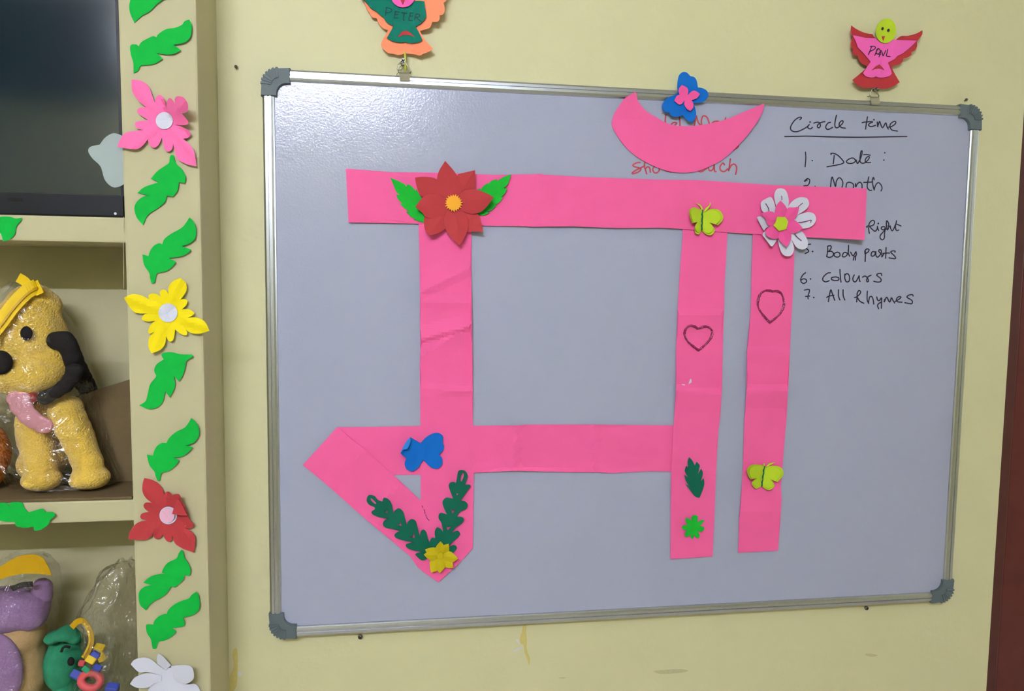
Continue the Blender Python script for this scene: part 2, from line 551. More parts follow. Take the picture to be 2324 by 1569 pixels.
# the tube light on the opposite wall
tl = thing('tube_light', ((TUBE_X0 + TUBE_X1) / 2, TUBE_Y, TUBE_Z), 'white fluorescent tube light on the wall behind the camera', 'lamp')
em, N_, L_, P_ = new_mat('tube_glow')
P_.inputs['Base Color'].default_value = (0.9, 0.9, 0.9, 1)
P_.inputs['Emission Color'].default_value = (*TUBE_COL, 1)
P_.inputs['Emission Strength'].default_value = TUBE_POWER
MB().tube([(TUBE_X0, TUBE_Y, TUBE_Z), (TUBE_X1, TUBE_Y, TUBE_Z)], 0.014, 16).build('tube', em, tl, True)
MB().bbox(TUBE_X0 - 0.04, TUBE_X1 + 0.04, ROOM['y0'], TUBE_Y - 0.03, TUBE_Z - 0.025, TUBE_Z + 0.025, 0.004).build('batten', M['white_paint'], tl)
for x in (TUBE_X0 - 0.018, TUBE_X1 + 0.018):
    MB().bbox(x - 0.018, x + 0.018, TUBE_Y - 0.03, TUBE_Y + 0.018, TUBE_Z - 0.02, TUBE_Z + 0.02, 0.004).build('end_holder', M['white_paint'], tl)

sl = thing('tube_light', (5.12, -1.0, 2.3), 'added fill tube on the far right-hand wall outside the picture', 'lamp')  # added lamp, there only to lift the pillar's shaded side
em2 = em.copy(); em2.name = 'fill_tube_glow'
em2.node_tree.nodes['Principled BSDF'].inputs['Emission Strength'].default_value = FILL_POWER
MB().tube([(5.12, -1.6, 2.3), (5.12, -0.4, 2.3)], 0.014, 16).build('tube', em2, sl, True)
MB().bbox(5.155, 5.199, -1.64, -0.36, 2.275, 2.325, 0.004).build('batten', M['white_paint'], sl)
for yy in (-1.618, -0.382):
    MB().bbox(5.10, 5.155, yy - 0.018, yy + 0.018, 2.28, 2.32, 0.004).build('end_holder', M['white_paint'], sl)

# ------------------------------------------------------------------ built-in shelving on the left
XL = -1.15
sh = thing('built_in_shelf', (-0.6, 0.0, 0.0), 'cream painted cement wall shelving with a wide front pillar', 'shelf')
MB().bbox(X_PIL0, X_PIL1, Y_PILLAR, Y_WALL + 0.02, 0, ROOM['z1'] - 0.002, 0.003).build('pillar', M['shelf'], sh)
MB().bbox(XL - 0.1, XL, Y_PILLAR, 0.195, 0, ROOM['z1'] - 0.002, 0.003).build('pillar', M['shelf'], sh)
MB().box(XL, X_PIL1 - 0.03, Y_NICHE, 0.195, 0.001, ROOM['z1'] - 0.002).build('back_panel', M['shelf'], sh)
MB().box(X_PIL0, X_PIL0 + 0.05, Y_WALL + 0.02, Y_NICHE, 0.001, ROOM['z1'] - 0.002).build('niche_side', M['shelf'], sh)
SHELVES = [(0.6265, 0.6615), (0.2295, 0.2605), (-0.168, -0.137), (1.14, 1.17)]
for z0, z1 in SHELVES:
    MB().bbox(XL, X_PIL0 + 0.004, Y_PILLAR + 0.0008, Y_NICHE, Z0 + z0, Z0 + z1, 0.0025).build('shelf_slab', M['shelf'], sh)

# ------------------------------------------------------------------ whiteboard
wb = thing('whiteboard', (BW / 2, Y_BOARD, Z0), 'large whiteboard with aluminium frame and grey corners hung on the cream wall', 'whiteboard')
MB().box(0.008, BW - 0.008, Y_BOARD, 0.016, Z0 + 0.008, Z0 + BH - 0.008).build('writing_surface', M['board'], wb)
RAIL = [(0.0, 0.0195), (0.0, 0.0065), (0.0012, 0.0022), (0.004, 0.0004), (0.0082, 0.0), (0.0087, 0.0014), (0.0098, 0.0014), (0.0103, 0.0),
        (0.0135, -0.0002), (0.0165, 0.0006), (0.0182, 0.0022), (0.0190, 0.0042), (0.0190, 0.0195)]
def rail(a, c, axis, sgn):
    """extrude the rail profile; a..c along the axis, sgn tells which way the board lies"""
    vs_, fs = [], []
    n = len(RAIL)
    for t in (a, c):
        for u, y in RAIL:
            if axis == 'x':
                vs_.append((t, y, (Z0 + u) if sgn > 0 else (Z0 + BH - u)))
            else:
                vs_.append(((u if sgn > 0 else BW - u), y, t))
    for i in range(n - 1):
        fs.append((i, i + 1, n + i + 1, n + i))
    fs.append(tuple(range(n))); fs.append(tuple(range(2 * n - 1, n - 1, -1)))
    o = finish('frame_rail', vs_, fs, M['alu'], wb)
    return o
rail(0.036, BW - 0.036, 'x', -1); rail(0.036, BW - 0.036, 'x', 1)
rail(Z0 + 0.036, Z0 + BH - 0.036, 'z', 1); rail(Z0 + 0.036, Z0 + BH - 0.036, 'z', -1)

def corner_cap(sx, sz):
    """ribbed plastic corner: outer quarter round with ribs, inner concave fillet"""
    A, Wd, RO, RI = 0.0425, 0.0225, 0.026, 0.016
    ol = [(A, -0.0012)]
    n = 28
    for i in range(n + 1):
        t = math.pi / 2 * i / n
        r = RO + (0.0012 if (i // 2) % 2 else 0.0)
        ol.append((RO - r * math.sin(t), RO - r * math.cos(t)))
    ol += [(-0.0012, A), (Wd, A)]
    for i in range(9):
        t = math.pi / 2 * i / 8
        ol.append((Wd + RI - RI * math.cos(t), Wd + RI - RI * math.sin(t)))
    ol += [(A, Wd)]
    k = len(ol)
    vs_, fs = [], []
    def put(p, y):
        return ((p[0] if sx > 0 else BW - p[0]), y, Z0 + (p[1] if sz > 0 else BH - p[1]))
    cx = sum(p[0] for p in ol) / k; cy = sum(p[1] for p in ol) / k
    ins = [(p[0] + (cx - p[0]) * 0.05, p[1] + (cy - p[1]) * 0.05) for p in ol]
    for lst, y in ((ol, 0.0198), (ol, 0.0005), (ins, -0.0018)):
        vs_ += [put(p, y) for p in lst]
    for r_ in range(2):
        for i in range(k):
            j = (i + 1) % k
            fs.append((r_ * k + i, r_ * k + j, (r_ + 1) * k + j, (r_ + 1) * k + i))
    fs.append(tuple(2 * k + i for i in range(k)))
    fs.append(tuple(reversed(range(k))))
    b = MB().add(vs_, fs)
    for i in range(7):                                  # raised ribs fanning over the rounded corner
        t = math.pi / 2 * (i + 0.5) / 7
        d = Vector((-math.sin(t), -math.cos(t)))
        q = Vector((-d.y, d.x)) * 0.0009
        c0, c1 = Vector((RO, RO)) + d * 0.011, Vector((RO, RO)) + d * (RO + 0.0008)
        f0 = [put(p, -0.0030) for p in (c0 + q, c0 - q, c1 - q * 1.8, c1 + q * 1.8)]
        f1 = [put(p, 0.004) for p in (c0 + q, c0 - q, c1 - q * 1.8, c1 + q * 1.8)]
        b.add(f0 + f1, [(0, 1, 2, 3), (0, 4, 5, 1), (1, 5, 6, 2), (2, 6, 7, 3), (3, 7, 4, 0)])
    return b.build('corner_cap', M['cap'], wb)
for sx in (1, -1):
    for sz in (1, -1):
        corner_cap(sx, sz)

# hanger clips and rings over the top rail
def hanger(off, s, plate, ring, extra):
    P_ = lambda p, y: W(off[0] + p[0] * s, off[1] + p[1] * s, y)
    vs_, fs = [], []
    rows = [(plate[0], plate[1], 0.010), (plate[2], plate[3], 0.003), (plate[4], plate[5], -0.0022), (plate[6], plate[7], -0.0012)]
    for a, c, y in rows:
        for q in (a, c):
            vs_.append(P_(q, y) - Vector((0, 0.0009, 0)))
        for q in (a, c):
            vs_.append(P_(q, y))
    for i in range(3):
        k, l = i * 4, i * 4 + 4
        fs += [(k, k + 1, l + 1, l), (k + 2, l + 2, l + 3, k + 3), (k, l, l + 2, k + 2), (k + 1, k + 3, l + 3, l + 1)]
    fs += [(0, 2, 3, 1), (12, 13, 15, 14)]
    c = finish('hanger_clip', vs_, fs, M['clip'], wb)
    MB().tube([P_(p, 0.006) for p in ring], 0.0011, 8).build('hanger_ring', M['steel'], c, True)
    for e in extra:
        MB().tube([P_(p, 0.004) for p in e], 0.0007, 6).build('wire_twist', M['steel'], c, True)
    return c
hanger((850, 120), 140 / 2324, [(915, 730), (1330, 725), (935, 800), (1320, 810), (945, 990), (1335, 990), (940, 1060), (1335, 1060)],
       [(920, 745), (880, 700), (930, 560), (1060, 330), (1150, 330), (1250, 520), (1370, 710), (1330, 775)],
       [[(1050, 290), (900, 420), (850, 600), (880, 720), (830, 850), (900, 860)], [(1100, 360), (940, 430), (870, 440)], [(870, 640), (1000, 640), (1050, 580)]])
hanger((1940, 180), 100 / 2241, [(760, 890), (1210, 885), (800, 960), (1230, 950), (840, 1240), (1280, 1240), (850, 1310), (1285, 1300)],
       [(790, 880), (760, 800), (850, 540), (960, 440), (1050, 560), (1220, 830), (1215, 890)],
       [[(640, 850), (690, 900), (720, 860)]])

# writing on the board, one part per written line
def words(rx, ry, s, w, lines, m, dots=(), dr=None):
    items = [(min(p[0] for p in q), max(p[0] for p in q), q, None) for q in (zc(rx, ry, s, l) for l in lines)]
    items += [(d[0] - 1, d[0] + 1, None, d) for d in zc(rx, ry, s, dots)]
    items.sort(key=lambda e: e[0])
    groups = []
    for e in items:                                    # one part per written word
        if e[1] - e[0] > 150:
            groups.append([e[0], -1e9, [e]])
            continue
        for g in groups:
            if e[0] - g[1] < 11 and g[1] > 0:
                g[2].append(e); g[1] = max(g[1], e[1])
                break
        else:
            groups.append([e[0], e[1], [e]])
    for g in groups:
        strokes('handwriting', [e[2] for e in g[2] if e[2]], w, Y_BOARD, m, wb, dots=[e[3] for e in g[2] if e[3]], dotr=dr)
words(1770, 250, 300 / 2324, 2.7, [
 [(350, 170), (380, 132), (330, 130), (250, 190), (190, 290), (195, 350), (250, 380), (320, 375), (400, 340), (470, 300), (515, 255)],
 [(515, 255), (490, 290), (500, 320), (540, 330), (570, 305)],
 [(595, 230), (640, 215), (690, 220), (712, 270), (690, 310), (660, 300), (662, 265), (700, 230), (750, 210), (790, 205)],
 [(888, 215), (850, 225), (810, 275), (810, 320), (850, 340), (925, 305)],
 [(993, 90), (970, 200), (965, 270), (985, 310), (1030, 300), (1095, 240), (1110, 195), (1080, 190), (1045, 230), (1045, 280), (1090, 310), (1150, 318)],
 [(1538, 120), (1515, 260), (1505, 335)], [(1445, 222), (1500, 210), (1630, 205), (1570, 240), (1560, 270), (1600, 290), (1680, 270)],
 [(1710, 210), (1718, 295)], [(1718, 290), (1750, 200), (1770, 250), (1805, 310), (1860, 225), (1880, 290), (1905, 335)],
 [(1905, 300), (1960, 290), (2030, 240), (2030, 200), (1990, 205), (1940, 250), (1935, 300), (1970, 350), (2065, 370)],
 [(85, 465), (300, 462), (500, 458), (900, 472), (1400, 478), (2000, 468), (2230, 465)]], M['ink'], [(530, 210), (1652, 170)], 2.0)
T2 = (1810, 330, 220 / 2324)
words(*T2, 2.6, [
 [(190, 165), (197, 320), (180, 515)], [(878, 245), (868, 340), (855, 445)],
 [(805, 220), (800, 195), (870, 195), (950, 230), (1010, 280), (1100, 385), (1100, 420), (1040, 450), (900, 480), (705, 515)],
 [(1390, 360), (1330, 305), (1240, 325), (1175, 380), (1200, 425), (1290, 435), (1370, 400), (1400, 350), (1420, 410), (1440, 435), (1480, 370)],
 [(1450, 420), (1490, 360), (1540, 220), (1545, 135), (1520, 150), (1500, 260), (1500, 390), (1560, 430), (1640, 400), (1710, 320), (1715, 270), (1670, 280), (1625, 340), (1640, 410), (1750, 410)],
 [(1585, 225), (1660, 222), (1745, 238)]], M['ink'], [(352, 368), (2090, 180), (2068, 355)], 1.7)
words(*T2, 2.6, [
 [(230, 830), (170, 865), (175, 845), (230, 800), (280, 815), (290, 860), (270, 930), (230, 965), (150, 970)],
 [(790, 1000), (805, 850), (830, 760), (870, 870), (910, 990), (930, 860), (990, 780), (1050, 810), (1085, 900), (1065, 1010)],
 [(1160, 1010), (1180, 910), (1240, 885), (1310, 910), (1345, 960), (1335, 1020)],
 [(1390, 920), (1395, 1000), (1430, 930), (1490, 885), (1540, 930), (1545, 1030)],
 [(1705, 760), (1670, 950), (1680, 1030), (1730, 1080), (1775, 1075)], [(1585, 890), (1700, 885), (1800, 880)],
 [(1830, 830), (1832, 795), (1815, 772), (1792, 830), (1800, 930), (1835, 1075)],
 [(1835, 1060), (1880, 940), (1940, 895), (2000, 950), (2025, 1030), (2000, 1095)]], M['ink'], [(420, 988)], 1.7)
words(1940, 480, 120 / 2324, 2.6, [
 [(615, 690), (605, 780), (635, 965)], [(540, 700), (515, 680), (560, 645), (650, 650)],
 [(610, 640), (640, 520), (720, 420), (800, 395), (860, 440), (850, 540), (780, 620), (680, 645), (640, 650)],
 [(650, 650), (740, 770), (850, 860), (900, 870), (950, 820), (990, 740), (990, 650), (1005, 740), (1045, 845)],
 [(1330, 790), (1330, 700), (1260, 670), (1180, 690), (1160, 750), (1200, 800), (1270, 810), (1320, 760), (1320, 860), (1300, 1000), (1300, 1150), (1240, 1240), (1170, 1240), (1110, 1160), (1120, 1060), (1200, 950), (1380, 770)],
 [(1460, 650), (1490, 550), (1410, 410), (1385, 500), (1390, 640), (1435, 820), (1490, 690), (1550, 640), (1570, 740), (1630, 850), (1690, 800), (1760, 650), (1810, 520), (1830, 410)],
 [(1790, 560), (1785, 720), (1830, 840), (1930, 820)], [(1830, 560), (1930, 600), (2030, 645)]], M['ink'], [(1028, 532)], 2.0)
words(1810, 540, 240 / 2324, 2.7, [
 [(215, 150), (250, 143), (285, 140)], [(165, 215), (235, 270), (235, 310), (165, 345)],
 [(660, 190), (660, 300), (640, 410)],
 [(660, 185), (720, 175), (740, 215), (700, 285), (675, 300), (750, 300), (790, 350), (760, 410), (690, 430), (640, 412)],
 [(870, 315), (810, 345), (810, 400), (880, 425), (930, 390), (920, 335), (870, 315)],
 [(1095, 340), (1030, 320), (990, 370), (990, 415), (1050, 410), (1110, 330), (1120, 165)], [(1115, 260), (1115, 340), (1145, 405)],
 [(1165, 315), (1195, 370), (1230, 390), (1275, 310)], [(1285, 310), (1290, 380), (1240, 420), (1225, 490)], [(1278, 400), (1272, 440), (1270, 490)],
 [(1490, 300), (1490, 380), (1485, 520)], [(1485, 360), (1480, 290), (1520, 245), (1570, 260), (1550, 310), (1490, 350)],
 [(1700, 310), (1640, 310), (1615, 370), (1640, 405), (1690, 380), (1720, 300), (1720, 380), (1760, 425), (1830, 350), (1840, 280), (1800, 262), (1785, 300), (1850, 370), (1850, 425), (1900, 340)],
 [(1945, 215), (1940, 320), (1935, 450)], [(1870, 345), (1950, 335), (2020, 335)],
 [(2140, 320), (2140, 290), (2080, 290), (2050, 320), (2140, 410), (2140, 460), (2010, 440)]], M['ink'], [(330, 300)], 2.0)
T5 = (1800, 600, 290 / 2324)
words(*T5, 2.7, [
 [(225, 155), (180, 190), (140, 260), (145, 320), (190, 350), (240, 320), (235, 280), (190, 265), (150, 285)],
 [(675, 155), (620, 165), (550, 230), (540, 290), (590, 320), (655, 300)],
 [(780, 230), (710, 240), (695, 270), (740, 295), (820, 290), (830, 250), (780, 230)], [(850, 95), (855, 200), (870, 325)],
 [(940, 180), (940, 260), (970, 320), (1020, 300), (1020, 210), (980, 170), (940, 200)],
 [(1110, 195), (1085, 260), (1100, 310), (1140, 315), (1190, 230), (1200, 210), (1200, 260), (1215, 315)],
 [(1260, 235), (1310, 215), (1350, 250), (1370, 300), (1350, 320), (1335, 290), (1360, 230), (1415, 200)],
 [(1610, 205), (1600, 170), (1550, 170), (1520, 200), (1590, 260), (1595, 310), (1540, 325), (1465, 310)]], M['ink'], [(315, 268)], 1.9)
words(*T5, 2.7, [
 [(205, 470), (295, 465), (270, 580), (272, 630)], [(225, 585), (260, 582), (300, 578)],
 [(640, 680), (660, 560), (685, 465), (710, 530), (755, 655)], [(610, 605), (650, 580), (740, 565)],
 [(825, 465), (825, 580), (850, 650)], [(908, 465), (910, 570), (940, 650)],
 [(1165, 545), (1160, 620), (1155, 685)], [(1115, 605), (1160, 590), (1220, 530), (1220, 490), (1190, 480), (1160, 540)], [(1165, 600), (1210, 670), (1285, 710)],
 [(1348, 490), (1345, 640), (1375, 715)], [(1370, 700), (1390, 600), (1430, 590), (1455, 650), (1465, 725)],
 [(1520, 595), (1535, 650), (1570, 660), (1605, 610), (1605, 700), (1605, 800)], [(1600, 690), (1550, 720), (1535, 760), (1555, 810)],
 [(1665, 640), (1655, 690), (1690, 610), (1710, 610), (1755, 690), (1785, 610), (1810, 650), (1845, 705)],
 [(1850, 680), (1920, 640), (1960, 600), (1920, 590), (1880, 630), (1890, 680), (1980, 690)],
 [(2180, 580), (2170, 555), (2110, 560), (2070, 600), (2160, 660), (2160, 715), (2110, 715), (2030, 700)]], M['ink'], [(375, 605)], 1.9)
T6 = (1420, 250, 280 / 2324)
words(*T6, 3.4, [
 [(755, 95), (745, 180), (748, 270)], [(840, 290), (900, 235), (960, 245), (950, 265), (900, 300)], [(1010, 100), (1018, 200), (1025, 310)],
 [(1290, 320), (1320, 130)], [(1330, 110), (1365, 230), (1415, 290)], [(1430, 290), (1425, 200), (1450, 120), (1490, 110), (1540, 150), (1575, 260)],
 [(1620, 255), (1670, 215), (1740, 210), (1770, 225)], [(1885, 145), (1865, 215)]], M['redink'], [(685, 65)], 1.0)
words(*T6, 3.4, [
 [(270, 990), (220, 990), (140, 1030), (160, 1065), (270, 1095), (280, 1130), (230, 1170), (140, 1200), (125, 1185), (180, 1140), (280, 1090), (360, 1050)],
 [(372, 950), (350, 1050), (370, 1120), (395, 1200)], [(370, 1110), (410, 1070), (450, 1090), (465, 1170)],
 [(550, 1050), (510, 1110), (530, 1170), (580, 1185), (630, 1140), (625, 1080)],
 [(690, 1110), (760, 1140), (840, 1165), (880, 1150)], [(1360, 1140), (1420, 1165), (1500, 1115), (1520, 1090)],
 [(1550, 1070), (1580, 1140), (1640, 1120), (1670, 1030)], [(1665, 1050), (1675, 1150), (1700, 1160)],
 [(1860, 1030), (1830, 1000), (1780, 1060), (1785, 1130), (1850, 1160), (1920, 1110)],
 [(1970, 920), (1955, 1040), (1940, 1140)], [(1945, 1120), (1990, 1040), (2050, 1020), (2090, 1090), (2070, 1210)],
 [(2125, 640), (2110, 700), (2030, 750)]], M['redink'])

# ------------------------------------------------------------------ pink paper strips
L1, L2, L3, L4 = 0.0030, 0.0022, 0.0014, 0.0006       # layer planes in front of the board
STRIPS = 'pink paper strips taped on the whiteboard'
def strip(outline, y, label, lift=None, grid=None):
    return tag(sheet('paper_strip', outline, y, M['pink'], lift=lift, straight=True, grid=grid), label, 'paper strip', STRIPS)
strip([(765, 970), (860, 969), (955, 967), (1078, 967), (1078, 1075), (955, 1078), (880, 1078), (790, 1000)], L1,
      'short pink paper strip under the plain blue paper butterfly')
strip([(1065, 967), (1120, 966), (1170, 966), (1200, 964), (1350, 964), (1440, 965), (1560, 966), (1560, 1071), (1470, 1070), (1390, 1074), (1350, 1072), (1300, 1072), (1165, 1069), (1065, 1074)], L1,
      'lower horizontal pink paper strip between the two long uprights',
      creases(0.0002, [((1172, 960), (1170, 1080), 0.0013, (26, 10)), ((1350, 960), (1345, 1080), 0.0007, (40, 12)), ((1420, 1080), (1300, 1076), 0.0008, 14)]), 13)
strip([(766, 969), (687, 1056), (740, 1099), (828, 1177), (930, 1262), (948, 1288), (985, 1314), (1060, 1250), (955, 1137), (893, 1078), (830, 1022)], L2,
      'diagonal pink paper strip carrying the lower left dark green sprig',
      creases(0.0003, [((828, 1177), (910, 1098), 0.0009, (30, 12)), ((740, 1090), (840, 1020), 0.0006, 30)]), 13)
strip([(949, 495), (950, 512), (952, 575), (953.5, 665), (953.5, 740), (954, 795), (953, 830), (954, 966), (955, 1137), (957, 1296), (995, 1322), (1040, 1281), (1073, 1245), (1075, 1075), (1073, 966), (1073, 888), (1071, 735), (1070, 640), (1070, 495)], L3,
      'tall pink paper strip below the big red paper flower',
      creases(0.0002, [((940, 672), (1085, 600), 0.0013, (16, 44)), ((940, 684), (1085, 688), 0.0007, 16), ((940, 775), (1085, 735), 0.0018, (9, 30)),
                       ((940, 820), (1085, 728), 0.0011, (30, 12)), ((940, 880), (1085, 890), 0.0006, 14), ((940, 905), (1085, 880), 0.0004, 10)]), 7)
strip([(1549, 508), (1549, 540), (1544, 600), (1538, 701), (1534, 797), (1534, 884), (1529, 960), (1523, 1071), (1522, 1158), (1521.5, 1269.5), (1617, 1263.5), (1621, 1178), (1625, 1071), (1630, 980), (1633, 958), (1637.6, 896), (1640, 802), (1643, 703), (1644, 646), (1647, 600), (1652, 508)], L3,
      'pink paper strip with the small heart, left of two right uprights',
      HL1 := creases(0.0002, [((1520, 716), (1660, 714), 0.0016, (40, 14)), ((1520, 886), (1660, 898), 0.0018, (44, 12)), ((1500, 1072), (1640, 1068), 0.0005, 14), ((1510, 1040), (1640, 1010), 0.0004, 20)]), 9)
strip([(1709, 515), (1706, 600), (1704, 701), (1695, 802), (1694, 887), (1689, 958), (1686, 1059), (1683.5, 1102), (1677.6, 1178), (1675, 1255), (1765.5, 1250), (1772, 1162), (1774, 1134), (1772, 1106), (1782, 980), (1784, 960), (1788, 887), (1792.5, 795), (1802, 600), (1805, 515)], L3,
      'rightmost pink paper strip with the taller heart outline',
      HL2 := creases(0.0002, [((1670, 890), (1810, 887), 0.0024, (40, 16)), ((1670, 800), (1810, 806), 0.0008, (24, 14)), ((1660, 1160), (1800, 1165), 0.0007, 24)]), 9)
strip([(785, 383), (889, 391), (980, 392), (1070, 395), (1125, 397), (1232, 395), (1232, 514), (1198, 514), (1075, 512), (950, 508), (791, 505)], L4,
      'left half of the long top pink strip, behind the red flower', creases(0.0002, [((905, 380), (900, 520), 0.0004, 30)]), 14)
def right_end(x, y):
    t = max(0.0, (x - 1800) / 165)
    l = 0.0002 + 0.0105 * t * t * max(0.0, min(1.0, (y - 425) / 110)) + 0.0015 * t
    if (x - 1965) - (y - 545) > -2 or True:
        d = (1962 - x) + (545 - y)
        if d < 32:
            l += 0.0030 * (1 - d / 32)
    for (xx, a, w0, w1) in ((1226, 0.0008, 12, 26), (1300, 0.0005, 30, 30), (1505, 0.0005, 30, 14), (1590, 0.0005, 20, 30)):
        e = (x - xx) / w1 if x > xx else (xx - x) / w0
        if e < 1:
            l += a * (1 - e)
    return l
strip([(1218, 395.5), (1330, 402), (1500, 408), (1584, 409), (1750, 420), (1967, 428), (1964.5, 490), (1962, 545), (1880, 541), (1834, 539), (1655, 528), (1590, 524), (1550, 520), (1500, 517), (1400, 518), (1300, 514), (1199, 515), (1208, 455)], L4 - 0.0008,
      'right half of the long top pink strip with a lifted free end', right_end, 11)
# small tape nicks on the strip
for pts in ([(290, 1135, 1), (300, 1140), (303, 1170, 1), (270, 1187, 1), (280, 1160)], [(205, 1185, 1), (240, 1190, 1), (235, 1197), (215, 1195)]):
    tag(sheet('tape_scrap', zc(1500, 600, 340 / 1482, pts), L3 - 0.0008, M['white'], thick=0.0002, lift=HL1),
        'tiny white tape scrap below the small heart' if pts[0][0] > 250 else 'thinner white tape scrap left of the other below the heart', 'tape', 'tape scraps')

# ------------------------------------------------------------------ glitter hearts
def heart(off, s, pts, w, label, lf):
    P_ = sm(zc(*off, s, pts), 5)
    ring = [W(p[0], p[1], L3 - 0.0008 - lf(*p)) for p in P_]
    b = MB()
    px = PXM(1600, 750, 0)
    rs = [px * w * (0.50 + 0.08 * math.sin(i * 1.7) + 0.1 * math.sin(i * 0.43)) for i in range(len(ring))]
    b.tube(ring, rs, 8, closed=True)
    return tag(b.build('glitter_heart', M['glitter'], smooth=True), label, 'heart', 'glitter hearts')
heart((1500, 600), 340 / 1482, [(365, 638, 1), (330, 615), (285, 608), (245, 640), (235, 695), (262, 760), (310, 805), (372, 852, 1), (440, 795), (490, 735), (507, 680), (490, 635), (440, 615), (400, 625)], 5.0,
      'small maroon glitter heart outline on the pink strip', HL1)
heart((1500, 600), 340 / 1482, [(1105, 270, 1), (1075, 262), (1030, 262), (980, 300), (960, 370), (965, 430), (1010, 505), (1077, 578, 1), (1160, 510), (1200, 450), (1218, 390), (1205, 320), (1180, 280), (1140, 265)], 5.0,
      'tall maroon glitter heart outline on the rightmost strip', HL2)

# ------------------------------------------------------------------ crescent and the butterfly above it
Z7 = (1380, 140, 400 / 2241)
tag(sheet('paper_crescent', zc(*Z7, [(352, 383, 1), (365, 440), (385, 510), (430, 570), (500, 640), (600, 700), (720, 770), (850, 812), (1000, 820), (1150, 812), (1300, 785), (1500, 735), (1700, 650), (1988, 530, 1),
    (1960, 650), (1880, 790), (1750, 960), (1600, 1120), (1450, 1250), (1300, 1330), (1150, 1390), (1000, 1413), (850, 1408), (700, 1375), (520, 1300), (350, 1200), (200, 1060), (90, 900), (45, 790), (80, 660), (150, 550), (220, 460)]),
    L2, M['pink'], lift=lambda x, y: 0.0004 + 0.007 * max(0, (275 - y) / 70) * max(0, min(1, (1470 - x) / 40)) + 0.006 * max(0.0, (x - 1640) / 95)),
    'large pink paper crescent below the top frame', 'paper cutout')
bt = thing('paper_butterfly', W(1555, 222, -0.004), 'blue paper butterfly with a pink flower on the top frame', 'butterfly', 'paper butterflies')
sheet('wings', zc(*Z7, [(950, 133), (1000, 140), (1045, 185, 1), (1090, 195), (1125, 240), (1142, 330, 1), (1190, 335), (1250, 365), (1275, 420), (1250, 480), (1200, 515), (1085, 530, 1), (1105, 590), (1120, 670), (1095, 745), (1050, 767), (1000, 745), (945, 680, 1),
    (900, 700), (830, 700), (795, 680), (775, 648, 1), (720, 635), (688, 580), (700, 520), (770, 455), (850, 425), (890, 410, 1), (880, 330), (885, 240), (905, 170)]), -0.0030, M['blue'], bt,
    lift=lambda x, y: 0.0003 + 0.00005 * abs((x - 1555) * 0.6 - (y - 222) * 0.8))
f4 = sheet('flower', zc(*Z7, [(940, 297, 1), (1000, 330), (1020, 370), (1010, 430, 1), (1060, 380), (1110, 372), (1168, 412, 1), (1130, 465), (1060, 490, 1), (1085, 535), (1080, 590), (1045, 628, 1), (1000, 600), (970, 545), (975, 490, 1), (940, 535), (900, 545), (840, 497, 1), (870, 440), (910, 420, 1), (895, 370), (910, 330)]),
    -0.0056, M['pink2'], bt, lift=lambda x, y: 0.0003 + 0.00008 * math.hypot(x - 1555, y - 222))
f4['label'] = 'four-petalled pink paper flower'

# ------------------------------------------------------------------ big red flower and its leaves
A1 = (760, 340, 460 / 2324)
tag(sheet('paper_leaf', zc(*A1, [(635, 322, 1), (720, 355), (790, 390), (820, 425, 1), (825, 398, 1), (870, 410), (925, 470, 1), (932, 445, 1), (960, 500), (1000, 560), (1060, 640), (1080, 740), (1020, 838, 1), (960, 820), (900, 798, 1), (935, 793, 1), (880, 775), (815, 712, 1), (855, 713, 1),
    (790, 665), (745, 618, 1), (775, 615, 1), (725, 570), (703, 515, 1), (740, 518, 1), (700, 475), (670, 400)]), -0.0011, M['green2'], lift=lambda x, y: 0.0002),
    'serrated green paper leaf on the left of the big red flower', 'leaf', 'serrated leaves beside the red flower')
tag(sheet('paper_leaf', zc(*A1, [(2022, 282, 1), (1940, 310), (1855, 362, 1), (1862, 338, 1), (1800, 355), (1758, 395, 1), (1765, 375, 1), (1700, 420), (1672, 462, 1), (1665, 445, 1), (1630, 460), (1500, 560), (1500, 700), (1640, 745), (1700, 755), (1780, 720, 1), (1735, 715, 1), (1800, 690), (1855, 635, 1), (1830, 635, 1),
    (1890, 600), (1930, 540, 1), (1900, 548, 1), (1950, 500), (1975, 445, 1), (1935, 440, 1), (1985, 390)]), -0.0011, M['green2'], lift=lambda x, y: 0.0002 + 0.00004 * max(0, x - 1080)),
    'serrated green paper leaf on the right of the big red flower', 'leaf', 'serrated leaves beside the red flower')
rf = thing('paper_flower', W(1030, 461, -0.006), 'big red paper flower with amber centre on the whiteboard', 'flower', 'paper flowers on the whiteboard')
C1 = (1362, 610)
